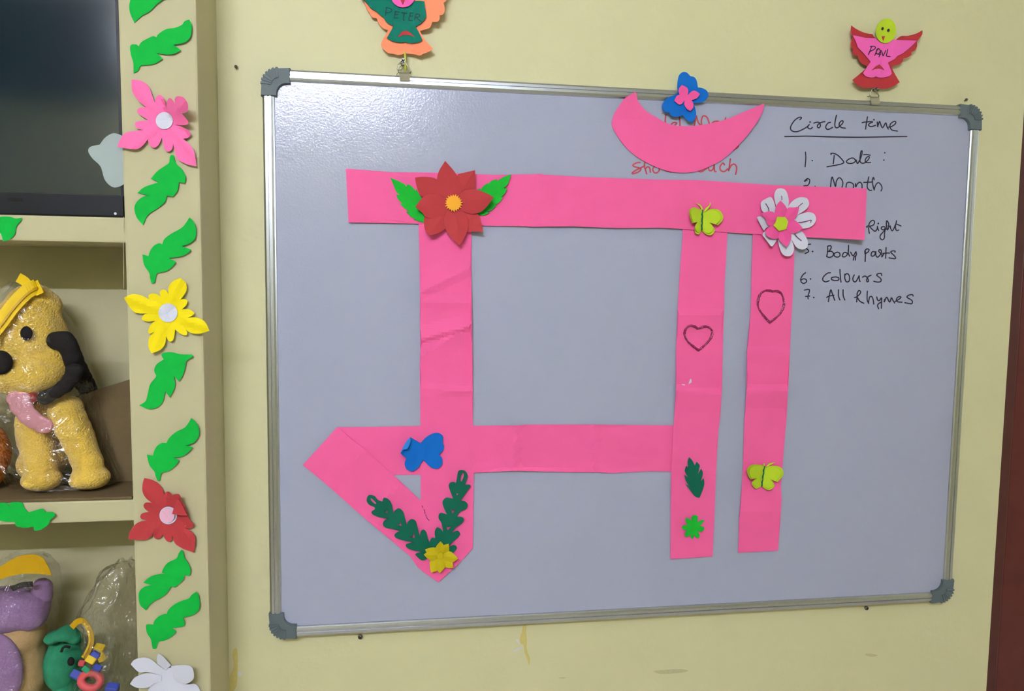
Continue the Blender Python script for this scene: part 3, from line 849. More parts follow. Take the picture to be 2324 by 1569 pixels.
RP = [  # outline, layer plane, rise, ridge
 ([(1608, 235, 1), (1500, 260), (1405, 290), (1380, 400), (1362, 610, 1), (1500, 540), (1600, 460), (1612, 350)], -0.0028, 0.006, 0.010),
 ([(1080, 978, 1), (1150, 970), (1250, 920), (1290, 850), (1362, 610, 1), (1200, 700), (1040, 760), (1022, 840), (1035, 920)], -0.0030, 0.009, 0.010),
 ([(1700, 945, 1), (1600, 940), (1500, 935), (1430, 850), (1362, 610, 1), (1500, 680), (1640, 740), (1675, 830)], -0.0032, 0.005, 0.010),
 ([(918, 320, 1), (1030, 310), (1170, 340), (1300, 480), (1362, 610, 1), (1220, 580), (1100, 545), (990, 530), (940, 430)], -0.0034, 0.005, 0.010),
 ([(1265, 128, 1), (1370, 250), (1430, 360), (1450, 450), (1430, 510), (1362, 610, 1), (1250, 540), (1180, 440), (1170, 340), (1195, 240)], -0.0056, 0.006, 0.008),
 ([(922, 658, 1), (970, 590), (1030, 530), (1110, 510), (1200, 530), (1300, 580), (1362, 610, 1), (1290, 700), (1230, 765), (1150, 788), (1050, 775), (1000, 720)], -0.0062, 0.006, 0.007),
 ([(1425, 1095, 1), (1480, 1020), (1520, 920), (1525, 830), (1490, 730), (1440, 690), (1362, 610, 1), (1290, 700), (1255, 800), (1265, 900), (1310, 980)], -0.0066, 0.006, 0.008),
 ([(1820, 548, 1), (1740, 500), (1620, 458), (1520, 460), (1450, 490), (1362, 610, 1), (1440, 690), (1520, 725), (1580, 735), (1680, 710), (1760, 630)], -0.0070, 0.010, 0.008)]
cpx = zc(*A1, [C1])[0]
for pts, yy, rise, ridge in RP:
    pp = zc(*A1, pts)
    sheet('petal', pp, yy, M['red'], rf, lift=petal_lift(cpx, pp[0], rise, ridge), grid=6)
star = []
for i in range(40):
    t = 2 * math.pi * i / 40 + 0.1
    r = (104 + 6 * math.sin(i * 2.3)) if i % 2 else 78
    star.append((C1[0] + r * math.cos(t), C1[1] + r * math.sin(t), 1))
sheet('centre', zc(*A1, star), -0.0108, M['amber'], rf, straight=True, lift=lambda x, y: 0.0005)

# ------------------------------------------------------------------ white and pink flower
A2 = (1500, 400, 500 / 2324)
df = thing('paper_flower', W(1773, 508, -0.004), 'white paper daisy with pink inner petals on the top strip', 'flower', 'paper flowers on the whiteboard')
dc = zc(*A2, [(1270, 500)])[0]
for pts, tip, yy in (
 ([(1260, 128), (1310, 145), (1340, 210), (1345, 300), (1300, 430), (1250, 430), (1210, 300), (1193, 210), (1215, 145)], (1265, 128), -0.0024),
 ([(1480, 222), (1540, 235), (1562, 290), (1540, 340), (1480, 385), (1400, 430), (1310, 460), (1340, 330), (1380, 270), (1430, 235)], (1545, 250), -0.0028),
 ([(1550, 380), (1610, 395), (1635, 450), (1610, 510), (1550, 545), (1470, 550), (1350, 510), (1370, 460), (1420, 420), (1490, 395)], (1635, 450), -0.0024),
 ([(1460, 570), (1510, 610), (1548, 690), (1540, 750), (1490, 775), (1430, 750), (1390, 690), (1340, 590), (1380, 550)], (1510, 770), -0.0028),
 ([(1320, 570), (1385, 690), (1403, 770), (1380, 830), (1330, 845), (1280, 820), (1250, 750), (1235, 660), (1260, 580)], (1330, 845), -0.0024),
 ([(1070, 622, 1), (1095, 585), (1230, 555), (1235, 640), (1185, 730), (1160, 738), (1140, 715)], (1150, 735), -0.0026),
 ([(1010, 438, 1), (1030, 425), (1075, 430), (1200, 470), (1200, 530), (1120, 540), (1090, 572, 1), (1075, 560)], (1030, 480), -0.0022),
 ([(1095, 245), (1150, 220), (1180, 245), (1205, 320), (1235, 440), (1150, 420), (1085, 385), (1060, 350), (1053, 290), (1070, 260)], (1110, 230), -0.0026)):
    sheet('white_petal', zc(*A2, pts), yy - 0.002, M['white'], df, lift=petal_lift(dc, zc(*A2, [tip])[0], 0.004, 0.0), grid=5)
for pts, tip in (
 ([(1262, 258, 1), (1310, 310), (1335, 370), (1310, 420), (1270, 500, 1), (1220, 420), (1203, 370), (1225, 300)], (1262, 258)),
 ([(1458, 322, 1), (1440, 400), (1400, 465), (1350, 475), (1270, 500, 1), (1310, 400), (1340, 335), (1400, 330)], (1458, 322)),
 ([(1495, 548, 1), (1440, 590), (1380, 603), (1320, 570), (1270, 500, 1), (1350, 470), (1410, 465), (1455, 500)], (1495, 548)),
 ([(1325, 748, 1), (1270, 700), (1240, 650), (1250, 590), (1270, 500, 1), (1340, 560), (1372, 600), (1370, 670)], (1325, 748)),
 ([(1185, 662), (1235, 655), (1250, 600), (1270, 500, 1), (1200, 510), (1150, 530), (1110, 570), (1105, 610), (1140, 645)], (1120, 650)),
 ([(1060, 400), (1100, 380), (1160, 372), (1210, 400), (1270, 500, 1), (1200, 510), (1150, 525), (1115, 500), (1105, 450)], (1060, 400))):
    sheet('pink_petal', zc(*A2, pts), -0.0078, M['pink2'], df, lift=petal_lift(dc, zc(*A2, [tip])[0], 0.005, 0.008), grid=5)
sheet('centre', zc(*A2, [(1225, 428, 1), (1310, 432, 1), (1342, 480, 1), (1320, 560, 1), (1245, 580, 1), (1200, 535), (1183, 518, 1), (1205, 495)]), -0.0125, M['lime'], df)
for ln, yy in (([(1272, 210), (1275, 232), (1275, 250)], -0.0080), ([(1450, 322), (1475, 300), (1495, 285)], -0.0086), ([(1450, 487), (1500, 483), (1555, 470), (1585, 465), (1578, 490)], -0.0084), ([(1410, 610), (1440, 645), (1480, 680)], -0.0084), ([(1105, 290), (1135, 340), (1138, 370)], -0.0086)):
    strokes('petal_mark', [zc(*A2, ln)], 1.7, yy, M['purplepen'], df)

# ------------------------------------------------------------------ lime butterflies
def butterfly(off, s, rgt, lft, top, bot, ants, label, kr, kl):
    pc = zc(*off, s, [top, bot])
    c = ((pc[0][0] + pc[1][0]) / 2, (pc[0][1] + pc[1][1]) / 2)
    y = -0.0024
    t = thing('paper_butterfly', W(*c, y), label, 'butterfly', 'paper butterflies')
    ax, ay = pc[1][0] - pc[0][0], pc[1][1] - pc[0][1]
    ln = math.hypot(ax, ay)
    side = lambda x, yy: ((x - pc[0][0]) * ay - (yy - pc[0][1]) * ax) / ln
    for pts, k in ((rgt, kr), (lft, kl)):
        pp = zc(*off, s, pts)
        sheet('wing', pp, y, M['lime'], t, lift=lambda x, yy, k=k: 0.0003 + k * abs(side(x, yy)), grid=4)
        small = [(c[0] + (p[0] - c[0]) * 0.86, c[1] + (p[1] - c[1]) * 0.86) + tuple(p[2:]) for p in pp]
        sheet('upper_wing', small, y - 0.0009, M['lime'], t, lift=lambda x, yy, k=k: 0.0003 + k * 1.5 * abs(side(x, yy)), grid=4)
    n = 9
    body = [(pc[0][0] + ax * i / n + 1.1 * math.sin(i * 2.4), pc[0][1] + ay * i / n) for i in range(n + 1)]
    MB().tube([W(p[0], p[1], y - 0.0026) for p in body], [0.0006 + 0.0010 * abs(math.sin(i * 1.9 + 1)) for i in range(n + 1)], 8).build('body', M['darkgreen'], t, True)
    for a in ants:
        sheet('antenna', zc(*off, s, a), y - 0.002, M['lime'], t, lift=lambda x, yy: 0.001, grid=4)
    return t
butterfly(A2[:2], A2[2],
 [(440, 365, 1), (480, 370, 1), (510, 350), (570, 345), (620, 365), (655, 420), (645, 470), (600, 518, 1), (560, 505), (520, 492, 1), (555, 540), (565, 580), (530, 620), (480, 615), (430, 575, 1)],
 [(437, 355, 1), (405, 350), (350, 330), (305, 350), (296, 390), (328, 498, 1), (380, 485, 1), (355, 540), (360, 590), (385, 615), (410, 605), (430, 570, 1)],
 (438, 355), (430, 568), [[(362, 280, 1), (412, 300), (440, 345), (432, 372, 1), (420, 335), (400, 308)], [(524, 272, 1), (520, 310), (475, 368), (450, 375, 1), (470, 340), (505, 310)]],
 'lime paper butterfly on the long top strip', 0.00018, 0.00042)
A5 = (1480, 980, 360 / 1822)
butterfly(A5[:2], A5[2],
 [(1287, 395, 1), (1310, 410), (1350, 395), (1420, 393), (1475, 410), (1505, 455), (1500, 510), (1440, 578, 1), (1400, 565), (1370, 550, 1), (1400, 600), (1395, 640), (1350, 670), (1300, 660), (1260, 630, 1)],
 [(1285, 395, 1), (1250, 385), (1180, 377), (1120, 395), (1090, 440), (1100, 500), (1128, 548, 1), (1190, 540, 1), (1150, 580), (1148, 610), (1190, 655), (1230, 640), (1256, 630, 1)],
 (1290, 395), (1258, 630), [[(1276, 365, 1), (1290, 365), (1296, 400, 1), (1280, 402, 1)], [(1418, 352, 1), (1380, 372), (1335, 395), (1305, 412, 1), (1325, 380), (1370, 358)]],
 'lime paper butterfly on the lower part of the rightmost strip', 0.00022, 0.00030)

# ------------------------------------------------------------------ plain blue butterfly
A3 = (660, 940, 460 / 1804)
bb = thing('paper_butterfly', W(960, 1027, -0.002), 'plain blue paper butterfly with one curled wing tip', 'butterfly', 'paper butterflies')
sheet('wings', zc(*A3, [(1062, 205, 1), (1155, 260, 1), (1200, 210), (1260, 175), (1310, 168), (1350, 190), (1355, 230), (1350, 260, 1), (1365, 290), (1350, 330), (1318, 362, 1), (1345, 390), (1348, 440), (1325, 475), (1290, 488), (1240, 470), (1180, 410, 1),
    (1165, 430), (1130, 480), (1080, 510), (1030, 490), (1012, 440), (1030, 395, 1), (975, 350, 1), (1010, 290)]), -0.0012, M['blue'], bb,
    lift=lambda x, y: 0.0003 + 0.00004 * max(0, x - 965) + 0.003 * max(0.0, min(1, (945 - x) / 30)))
fl = sheet('curled_tip', zc(*A3, [(1062, 205, 1), (1020, 258), (985, 325), (977, 350, 1), (1000, 318), (1035, 310), (1058, 270), (1066, 235)]), -0.0050, M['blue_back'], bb,
    lift=lambda x, y: 0.0002 + 0.00025 * max(0, (x - 908) + 0.6 * (y - 990)))

# ------------------------------------------------------------------ dark green sprigs, yellow flower
SPR = 'dark green paper sprigs'
tag(sheet('paper_sprig', zc(*A3, [(700, 720), (745, 730), (775, 765), (815, 780, 1), (825, 748), (850, 748), (885, 775), (905, 830), (910, 885, 1), (930, 855), (965, 840), (1000, 870), (1015, 920), (1032, 985, 1), (1045, 955), (1075, 935), (1110, 950), (1125, 1000), (1148, 1090, 1), (1155, 1050), (1180, 1028), (1205, 1050), (1220, 1110), (1240, 1160),
    (1250, 1250), (1200, 1295), (1155, 1298), (1105, 1250, 1), (1130, 1235), (1180, 1228, 1), (1100, 1215), (1040, 1195), (1022, 1165), (1050, 1150), (1095, 1138, 1), (1020, 1130), (940, 1105), (922, 1075), (950, 1050), (975, 1043, 1), (910, 1025), (840, 1010), (820, 980), (835, 945), (870, 930, 1),
    (790, 920), (730, 895), (718, 870), (745, 850, 1), (745, 830), (700, 810), (675, 775), (680, 740)]), -0.0011, M['darkgreen'], lift=lambda x, y: 0.0006,
    holes=[zc(*A3, h) for h in ([(712, 748), (735, 765), (762, 795), (745, 797), (715, 770)], [(832, 872, 1), (848, 868), (852, 852, 1), (862, 882, 1)], [(942, 984, 1), (970, 978), (966, 948, 1), (988, 996, 1)], [(1052, 1092, 1), (1085, 1088), (1094, 1048, 1), (1104, 1104, 1)])], grid=6, n=3),
    'dark green paper sprig on the diagonal strip, left of the yellow flower', 'sprig', SPR)
tag(sheet('paper_sprig', zc(*A3, [(1520, 498), (1555, 510), (1575, 550), (1560, 600), (1550, 630, 1), (1590, 628), (1600, 645), (1580, 670), (1562, 700), (1510, 770, 1), (1555, 780), (1575, 810), (1560, 845), (1510, 870), (1475, 915, 1), (1520, 915), (1540, 940), (1520, 975), (1470, 1010), (1425, 1065, 1), (1480, 1038), (1505, 1060), (1495, 1090), (1430, 1150), (1400, 1190, 1),
    (1450, 1165), (1478, 1185), (1465, 1215), (1430, 1235), (1350, 1240), (1245, 1200), (1235, 1140), (1255, 1102), (1285, 1105, 1), (1280, 1050), (1300, 1010), (1330, 1020), (1355, 1050, 1), (1340, 970), (1315, 930), (1320, 890), (1345, 880), (1390, 895, 1), (1360, 830), (1350, 780), (1380, 745), (1430, 750), (1445, 755, 1),
    (1420, 690), (1405, 640), (1420, 610), (1450, 605), (1470, 615, 1), (1480, 560), (1490, 510)]), -0.0019, M['darkgreen'], lift=lambda x, y: 0.0006 + 0.00004 * max(0, x - 1040),
    holes=[zc(*A3, h) for h in ([(1532, 520), (1540, 550), (1520, 600), (1510, 585), (1515, 550)], [(1472, 698, 1), (1482, 708), (1500, 704, 1), (1478, 726, 1)], [(1424, 843, 1), (1440, 858), (1468, 850, 1), (1438, 887, 1)], [(1381, 993, 1), (1398, 1008), (1436, 995, 1), (1395, 1036, 1)])], grid=6, n=3),
    'dark green paper sprig rising along the tall strip, right of the other', 'sprig', SPR)
yf = thing('paper_flower', W(1000, 1265, -0.004), 'small yellow paper flower at the foot of the tall strip', 'flower', 'paper flowers on the whiteboard')
yc = (1330, 1265)
def leafpetal(c, tip, w):
    ax, ay = tip[0] - c[0], tip[1] - c[1]
    return [(tip[0], tip[1], 1), (c[0] + ax * .72 - ay * w * .72, c[1] + ay * .72 + ax * w * .72), (c[0] + ax * .42 - ay * w, c[1] + ay * .42 + ax * w), (c[0], c[1], 1),
            (c[0] + ax * .42 + ay * w, c[1] + ay * .42 - ax * w), (c[0] + ax * .72 + ay * w * .72, c[1] + ay * .72 - ax * w * .72)]
for i, tip in enumerate([(1195, 1205), (1405, 1155), (1445, 1370), (1250, 1415), (1333, 1132), (1490, 1290), (1325, 1418), (1183, 1252)]):
    pp = zc(*A3, leafpetal(yc, tip, 0.33))
    sheet('petal', pp, -0.0028 - 0.0016 * (i // 4) - 0.0002 * (i % 4), M['mustard'], yf, lift=petal_lift(zc(*A3, [yc])[0], pp[0], 0.004, 0.010), grid=4)
sheet('centre', zc(*A3, circ(1330, 1262, 28)), -0.0082, M['mustard'], yf)

# ------------------------------------------------------------------ leaf and little green flower on the strip
tag(sheet('paper_leaf', zc(*A5, [(425, 292, 1), (460, 330), (490, 390, 1), (510, 345, 1), (545, 385), (540, 430), (525, 490, 1), (563, 425, 1), (582, 480), (560, 570, 1), (590, 535, 1), (600, 590), (585, 660), (545, 758, 1), (510, 755), (470, 720), (420, 650), (375, 598, 1), (425, 625, 1), (385, 560), (370, 495, 1), (415, 525, 1),
    (380, 470), (375, 440), (390, 392, 1), (412, 412, 1), (408, 340)]), -0.0006, M['darkgreen'], lift=lambda x, y: 0.0004 + 0.00005 * abs(x - 1577)), 'dark green notched paper leaf on the strip with the small heart', 'leaf')
tag(sheet('paper_flower', zc(*A5, [(490, 958), (520, 970), (525, 1010), (520, 1045, 1), (560, 1020), (597, 1018), (580, 1050), (545, 1080, 1), (590, 1095), (598, 1120), (570, 1150), (525, 1145, 1), (545, 1190), (535, 1222), (500, 1215), (480, 1180, 1), (475, 1220), (455, 1230), (440, 1210), (440, 1180, 1),
    (410, 1205), (375, 1200), (380, 1160), (400, 1130, 1), (360, 1125), (340, 1105), (355, 1080), (405, 1075, 1), (385, 1030), (385, 993), (420, 1000), (450, 1020, 1), (455, 975)]), -0.0006, M['green2'], lift=lambda x, y: 0.0006 + 0.00006 * math.hypot(x - 1573, y - 1197)),
    'small bright green eight-petalled paper flower below the dark leaf', 'flower', 'paper flowers on the whiteboard')
# stray pen marks on the lower strip
tag(strokes('pen_mark', [zc(*A3, l) for l in ([(1168, 818), (1175, 832)], [(1185, 850), (1195, 875), (1190, 885)], [(1200, 895), (1210, 925), (1232, 948)])], 1.6, L3 - 0.0012, M['purplepen'], None),
    'stray purple pen scribble beside the little grey triangle gap', 'pen mark')

# ------------------------------------------------------------------ paper birds
Z5 = (780, 0, 300 / 1961)
pb = thing('paper_bird', W(915, 20, 0.012), 'orange and teal paper bird lettered PETER, cut by the top edge', 'bird', 'paper birds')
def bird_lift(cx, k):
    return lambda x, y: 0.001 + k * max(0.0, abs(x - cx) - 12)
sheet('backing', zc(*Z5, [(305, 20), (320, 80), (345, 140), (385, 185, 1), (400, 230), (440, 265), (490, 270, 1), (510, 330), (550, 390), (600, 430), (660, 450, 1), (620, 520), (570, 610), (555, 680), (600, 740), (660, 790), (740, 800), (800, 818), (860, 810), (915, 795), (980, 800), (1060, 810), (1130, 825), (1180, 800), (1260, 770), (1327, 725, 1),
    (1250, 640), (1190, 570), (1130, 460, 1), (1200, 440), (1280, 410), (1315, 325, 1), (1380, 325), (1420, 290), (1420, 228, 1), (1475, 215), (1500, 140), (1480, 40, 1), (1520, 10), (1515, -40), (1560, -150), (1400, -120), (1200, -60), (1050, -60), (700, -60), (500, -120), (260, -200), (270, -80)]),
    0.0150, M['orange'], pb, lift=lambda x, y: 0.001 + 0.00018 * max(0.0, x - 935) + 0.00005 * max(0, 890 - x) + 0.00004 * max(0, y - 60))
PLF = lambda x, y: 0.0016 + 0.00018 * max(0.0, x - 935) + 0.00005 * max(0, 890 - x) + 0.00004 * max(0, y - 60)
sheet('body', zc(*Z5, [(300, 0), (340, 45), (375, 85), (410, 130), (470, 160), (520, 200), (560, 240), (600, 265), (620, 310), (670, 355), (740, 380, 1), (700, 460), (640, 565, 1), (720, 610), (800, 628), (870, 632), (915, 618, 1), (960, 640), (1040, 640), (1110, 628), (1170, 597, 1), (1120, 490), (1068, 395, 1), (1150, 345), (1190, 300), (1225, 250), (1222, 200), (1205, 100), (1195, 20, 1),
    (1100, 10), (1040, 15), (1000, -60), (800, -100), (400, -150), (220, -180), (230, -80)]), 0.0125, M['teal'], pb, lift=PLF)
sheet('head', zc(*Z5, circ(880, -80, 186, 190)), 0.0085, M['hotpink'], pb)
sheet('beak', zc(*Z5, [(835, -20, 1), (905, -12, 1), (878, 75, 1)]), 0.0074, M['birdred'], pb, straight=True)
for ex in (815, 950):
    sheet('eye', zc(*Z5, circ(ex, -130, 18, 24)), 0.0074, M['dark'], pb)
sheet('crescent', zc(*Z5, [(800, 553, 1), (850, 490), (910, 458), (970, 475), (1058, 550, 1), (980, 525), (900, 520)]), 0.0119, M['birdred'], pb, lift=PLF)
strokes('lettering', [zc(*Z5, l) for l in (
 [(635, 112), (628, 170), (622, 230)], [(625, 112), (690, 125), (716, 152), (690, 180), (630, 190)],
 [(765, 172), (757, 220), (750, 265)], [(765, 170), (795, 176), (825, 180)], [(758, 215), (805, 215)], [(750, 268), (805, 265)],
 [(855, 185), (900, 193), (940, 200)], [(900, 195), (890, 250), (886, 298), (902, 300)],
 [(985, 190), (975, 250), (965, 300)], [(985, 192), (1035, 195)], [(975, 240), (1020, 240)], [(965, 302), (1020, 305)],
 [(1075, 205), (1062, 250), (1050, 300)], [(1070, 205), (1120, 215), (1125, 245), (1065, 260)], [(1080, 260), (1110, 290), (1160, 330)])], 1.5, 0.0119, M['pen'], pb, lift=PLF)
MB().tube([W(919, 118, 0.012), W(920, 140, 0.008), W(920, 162, 0.010)], [0.0016, 0.0019, 0.0016], 8).build('string', M['tape'], pb, True)

Z6 = (1880, 20, 360 / 1883)
pp_ = thing('paper_bird', W(2010, 125, 0.012), 'red and pink paper bird lettered PAUL with lime head', 'bird', 'paper birds')
bl = lambda x, y: 0.0012 + 0.00007 * abs(x - 1998) + 0.00003 * max(0, y - 140)
sheet('backing', zc(*Z6, [(270, 198, 1), (330, 240), (400, 275), (470, 295), (522, 302, 1), (565, 355), (680, 400), (800, 370, 1), (860, 325), (940, 322), (1040, 295), (1115, 255, 1), (1110, 310), (1050, 390, 1), (1052, 440), (1030, 490), (985, 515, 1), (980, 550), (940, 578), (890, 590, 1), (870, 640), (810, 670), (745, 685, 1), (780, 760), (845, 872, 1),
    (780, 915), (700, 945), (600, 950), (500, 940), (410, 940), (340, 905), (285, 845, 1), (400, 750), (470, 680, 1), (410, 660), (360, 610), (345, 555, 1), (300, 550), (285, 515), (292, 475, 1), (270, 460), (268, 400), (290, 345, 1), (265, 280)]), 0.0150, M['birdred'], pp_, lift=bl)
sheet('body', zc(*Z6, [(288, 315, 1), (350, 325), (440, 345), (555, 350, 1), (640, 410), (720, 400), (760, 370), (850, 372), (1050, 378, 1), (980, 450), (880, 530), (820, 560), (780, 600), (705, 640, 1), (730, 700), (752, 770, 1), (720, 800), (640, 818), (590, 815), (565, 803, 1), (520, 818), (450, 805), (410, 765, 1), (440, 720), (500, 630, 1), (440, 555), (390, 500), (350, 460), (330, 400)]),
    0.0130, M['hotpink'], pp_, lift=bl)
sheet('head', zc(*Z6, circ(683, 263, 119, 147, rot=0.18)), 0.0098, M['lime'], pp_)
for e in ((642, 236), (712, 256)):
    sheet('eye', zc(*Z6, circ(*e, 14, 19, rot=0.3)), 0.0090, M['dark'], pp_)
sheet('beak', zc(*Z6, [(632, 328, 1), (672, 322, 1), (650, 385, 1)]), 0.0090, M['birdred'], pp_, straight=True)
sheet('crescent', zc(*Z6, [(512, 733, 1), (560, 685), (605, 662, 1), (640, 695), (665, 730, 1), (610, 712), (560, 715)]), 0.0124, M['birdred'], pp_, lift=bl)
strokes('lettering', [zc(*Z6, l) for l in (
 [(512, 450), (495, 495), (475, 545)], [(497, 448), (550, 448), (552, 475), (490, 508)], [(550, 555), (575, 495), (592, 470)],
 [(592, 470), (612, 490), (618, 520), (600, 572)], [(560, 530), (590, 540), (620, 542)], [(578, 478), (568, 520), (590, 538), (618, 505)],
 [(628, 495), (640, 530), (648, 560), (665, 530), (680, 495)], [(705, 482), (695, 525), (690, 560), (732, 568)])], 2.0, 0.0124, M['ink'], pp_, lift=bl)

# ------------------------------------------------------------------ screws and nails
def screw(px, py, r, label, m='screw', y=Y_WALL, h=0.006, cross=True):
    c = W(px, py, y)
    t = thing('wall_screw', (c.x, y, c.z), label, 'screw', 'screws and nails in the wall')
    b = MB().disc(c, r * 0.6, y + 0.001, y - h * 0.6, 12)
    b.build('shank', M['screw'], t)
    nv = 5
    v, f = [], []
    for i in range(nv):
        a = math.pi / 2 * i / (nv - 1)
        rr = r * math.cos(a) if i < nv - 1 else r * 0.02
        for j in range(18):
            v.append((c.x + rr * math.cos(2 * math.pi * j / 18), y - h * 0.6 - h * 0.4 * math.sin(a), c.z + rr * math.sin(2 * math.pi * j / 18)))
    for i in range(nv - 1):
        for j in range(18):
            f.append((i * 18 + j, i * 18 + (j + 1) % 18, (i + 1) * 18 + (j + 1) % 18, (i + 1) * 18 + j))
    f.append(tuple(range(17, -1, -1)))
    f.append(tuple((nv - 1) * 18 + j for j in range(18)))
    hd = finish('head', v, f, M[m], t, True)
    if cross:
        bb_ = MB()
        for a in (0.5, 0.5 + math.pi / 2):
            dx, dz = math.cos(a), math.sin(a)
            q = [(c.x + dx * s1 * r * 0.62 - dz * s2 * r * 0.14, c.z + dz * s1 * r * 0.62 + dx * s2 * r * 0.14) for s1, s2 in ((-1, -1), (1, -1), (1, 1), (-1, 1))]
            bb_.add([(p[0], y - h - 0.0001, p[1]) for p in q] + [(p[0], y - h * 0.8, p[1]) for p in q],
                    [(0, 1, 2, 3), (0, 4, 5, 1), (1, 5, 6, 2), (2, 6, 7, 3), (3, 7, 4, 0)])
        bb_.build('slot', M['dark'], hd)
    return t
screw(850 + 1070 * 140 / 2324, 120 + 415 * 140 / 2324, 0.0052, 'bright cross-head screw holding the left hanger ring', 'screw_bright', h=0.0165)
screw(1983, 206, 0.0036, 'dull screw holding the right hanger ring', h=0.013, cross=False)
screw(818, 1444, 0.0042, 'dark cross-head screw below the left part of the bottom frame')
screw(1964, 1379, 0.0040, 'dark cross-head screw below the right part of the bottom frame')
def nail(px, py, label):
    c = W(px, py, Y_WALL)
    t = thing('wall_nail', (c.x, Y_WALL, c.z), label, 'nail', 'screws and nails in the wall')
    MB().tube([(c.x, Y_WALL + 0.002, c.z), (c.x, Y_WALL - 0.004, c.z + 0.001)], 0.0012, 8).build('shank', M['screw'], t)
    MB().tube([(c.x, Y_WALL - 0.004, c.z + 0.001), (c.x, Y_WALL - 0.0055, c.z + 0.0015)], [0.0026, 0.0022], 10).build('head', M['screw'], t)
nail(537, 155, 'small nail in the wall between pillar and whiteboard')
nail(2189, 229, 'small nail in the wall above the top right corner')

# ------------------------------------------------------------------ marks on the wall (parts of the wall)
def mark(name, pts, m, smooth=True):
    o = sheet(name, pts, Y_WALL + 0.0002, M[m], wall_back, thick=0.0004, straight=not smooth)
    return o
WM = (1140, 1380, 200 / 1743)
mark('paint_stain', zc(*WM, [(415, 345), (475, 345), (470, 480), (485, 640), (480, 780), (510, 900), (550, 1000), (545, 1080), (525, 1135), (505, 1060), (470, 960), (435, 860), (420, 740), (360, 700), (350, 600), (385, 480)]), 'stain')
mark('paint_chip', zc(*WM, [(270, 615), (305, 620), (330, 660), (345, 695), (330, 735), (315, 690), (285, 660)]), 'chip')
mark('paint_chip', zc(*WM, [(215, 850), (250, 820), (320, 780), (350, 785), (420, 795), (345, 815), (285, 850), (260, 872)]), 'chip')
mark('scuff', zc(*WM, [(1110, 1385), (1180, 1378), (1280, 1378), (1230, 1392), (1180, 1398)]), 'scuff')
mark('paint_stain', [(528, 1480), (539, 1476), (538, 1550), (530, 1569), (522, 1590), (520, 1540), (530, 1515)], 'stain')
mark('paint_chip', [(540, 1527), (547, 1526), (548, 1534), (541, 1535)], 'chip')
mark('scuff', [(1484, 1524), (1510, 1521), (1545, 1519), (1562, 1523), (1540, 1528), (1500, 1530)], 'scuff')
mark('scuff', [(1962, 1486), (1975, 1484), (1992, 1488), (1976, 1491)], 'scuff')

# ------------------------------------------------------------------ decorations on the pillar
YP = Y_PILLAR - 0.0005
GL = 'green paper leaves on the pillar'
Z1 = (0, 0, 500 / 1401)
Z2 = (0, 460, 500 / 1453)
Z3 = (0, 900, 500 / 1961)
Z4 = (0, 1200, 500 / 2126)
def leaf(off, pts, label, lift=None, y=YP, group=GL):
    return tag(sheet('paper_leaf', zc(*off, pts), y, M['green'], lift=lift or (lambda x, yy: 0.0003 + 0.00002 * (x - 290) * (x > 290)), grid=9), label, 'leaf', group)
leaf(Z1, [(822, 40), (830, 90), (855, 145, 1), (905, 100), (950, 75), (1000, 25), (1035, 0), (1120, -50), (1150, -110), (1080, -130), (960, -90), (870, -50), (835, -10)], 'topmost green paper leaf, cut by the picture edge')
leaf(Z1, [(850, 466, 1), (848, 400), (832, 345), (830, 290), (865, 283), (882, 295, 1), (900, 268), (940, 245), (975, 230), (995, 238, 1), (1010, 215), (1060, 185), (1110, 178), (1155, 160), (1175, 135), (1205, 125, 1), (1220, 165), (1215, 225), (1190, 262), (1150, 278), (1105, 285, 1), (1152, 320, 1), (1110, 342), (1060, 348), (1000, 338, 1), (1035, 375, 1), (985, 405), (930, 415), (895, 420), (880, 450)],
     'green paper leaf directly above the pink pillar flower')
leaf(Z1, [(1090, 985, 1), (1105, 990), (1110, 1015), (1125, 1045), (1160, 1080), (1180, 1125), (1175, 1167, 1), (1138, 1158, 1), (1130, 1210), (1100, 1252, 1), (1062, 1245, 1), (1050, 1285), (1010, 1320), (950, 1360), (925, 1395), (912, 1432, 1), (870, 1385), (855, 1325), (870, 1285), (905, 1255), (940, 1243, 1), (875, 1228, 1), (920, 1190), (1010, 1160, 1), (960, 1137, 1), (1000, 1090), (1050, 1055), (1075, 1035), (1080, 1000)],
     'green paper leaf directly below the pink pillar flower')
leaf(Z2, [(1250, 98, 1), (1280, 130), (1295, 190), (1285, 240), (1250, 270), (1200, 288, 1), (1262, 310, 1), (1230, 340), (1180, 358), (1115, 365, 1), (1162, 392, 1), (1130, 430), (1090, 455), (1040, 465), (1028, 490), (1022, 525), (1000, 533, 1), (990, 500), (985, 465), (950, 410), (940, 342, 1), (980, 352, 1), (990, 320), (1015, 285), (1050, 268), (1070, 275, 1), (1085, 240), (1130, 205), (1185, 175), (1215, 150)],
     'green paper leaf directly above the yellow pillar flower')
leaf(Z2, [(1268, 1003, 1), (1270, 1020), (1230, 1045), (1222, 1090), (1205, 1140), (1180, 1180, 1), (1148, 1143, 1), (1155, 1215), (1120, 1285, 1), (1090, 1245, 1), (1075, 1310), (1040, 1350), (980, 1362), (918, 1337, 1), (960, 1310), (975, 1260), (990, 1200), (1025, 1155), (1030, 1140, 1), (1017, 1105), (1035, 1065), (1080, 1035, 1), (1065, 1005), (1085, 990), (1140, 988), (1190, 1000)],
     'green paper leaf directly below the yellow pillar flower')
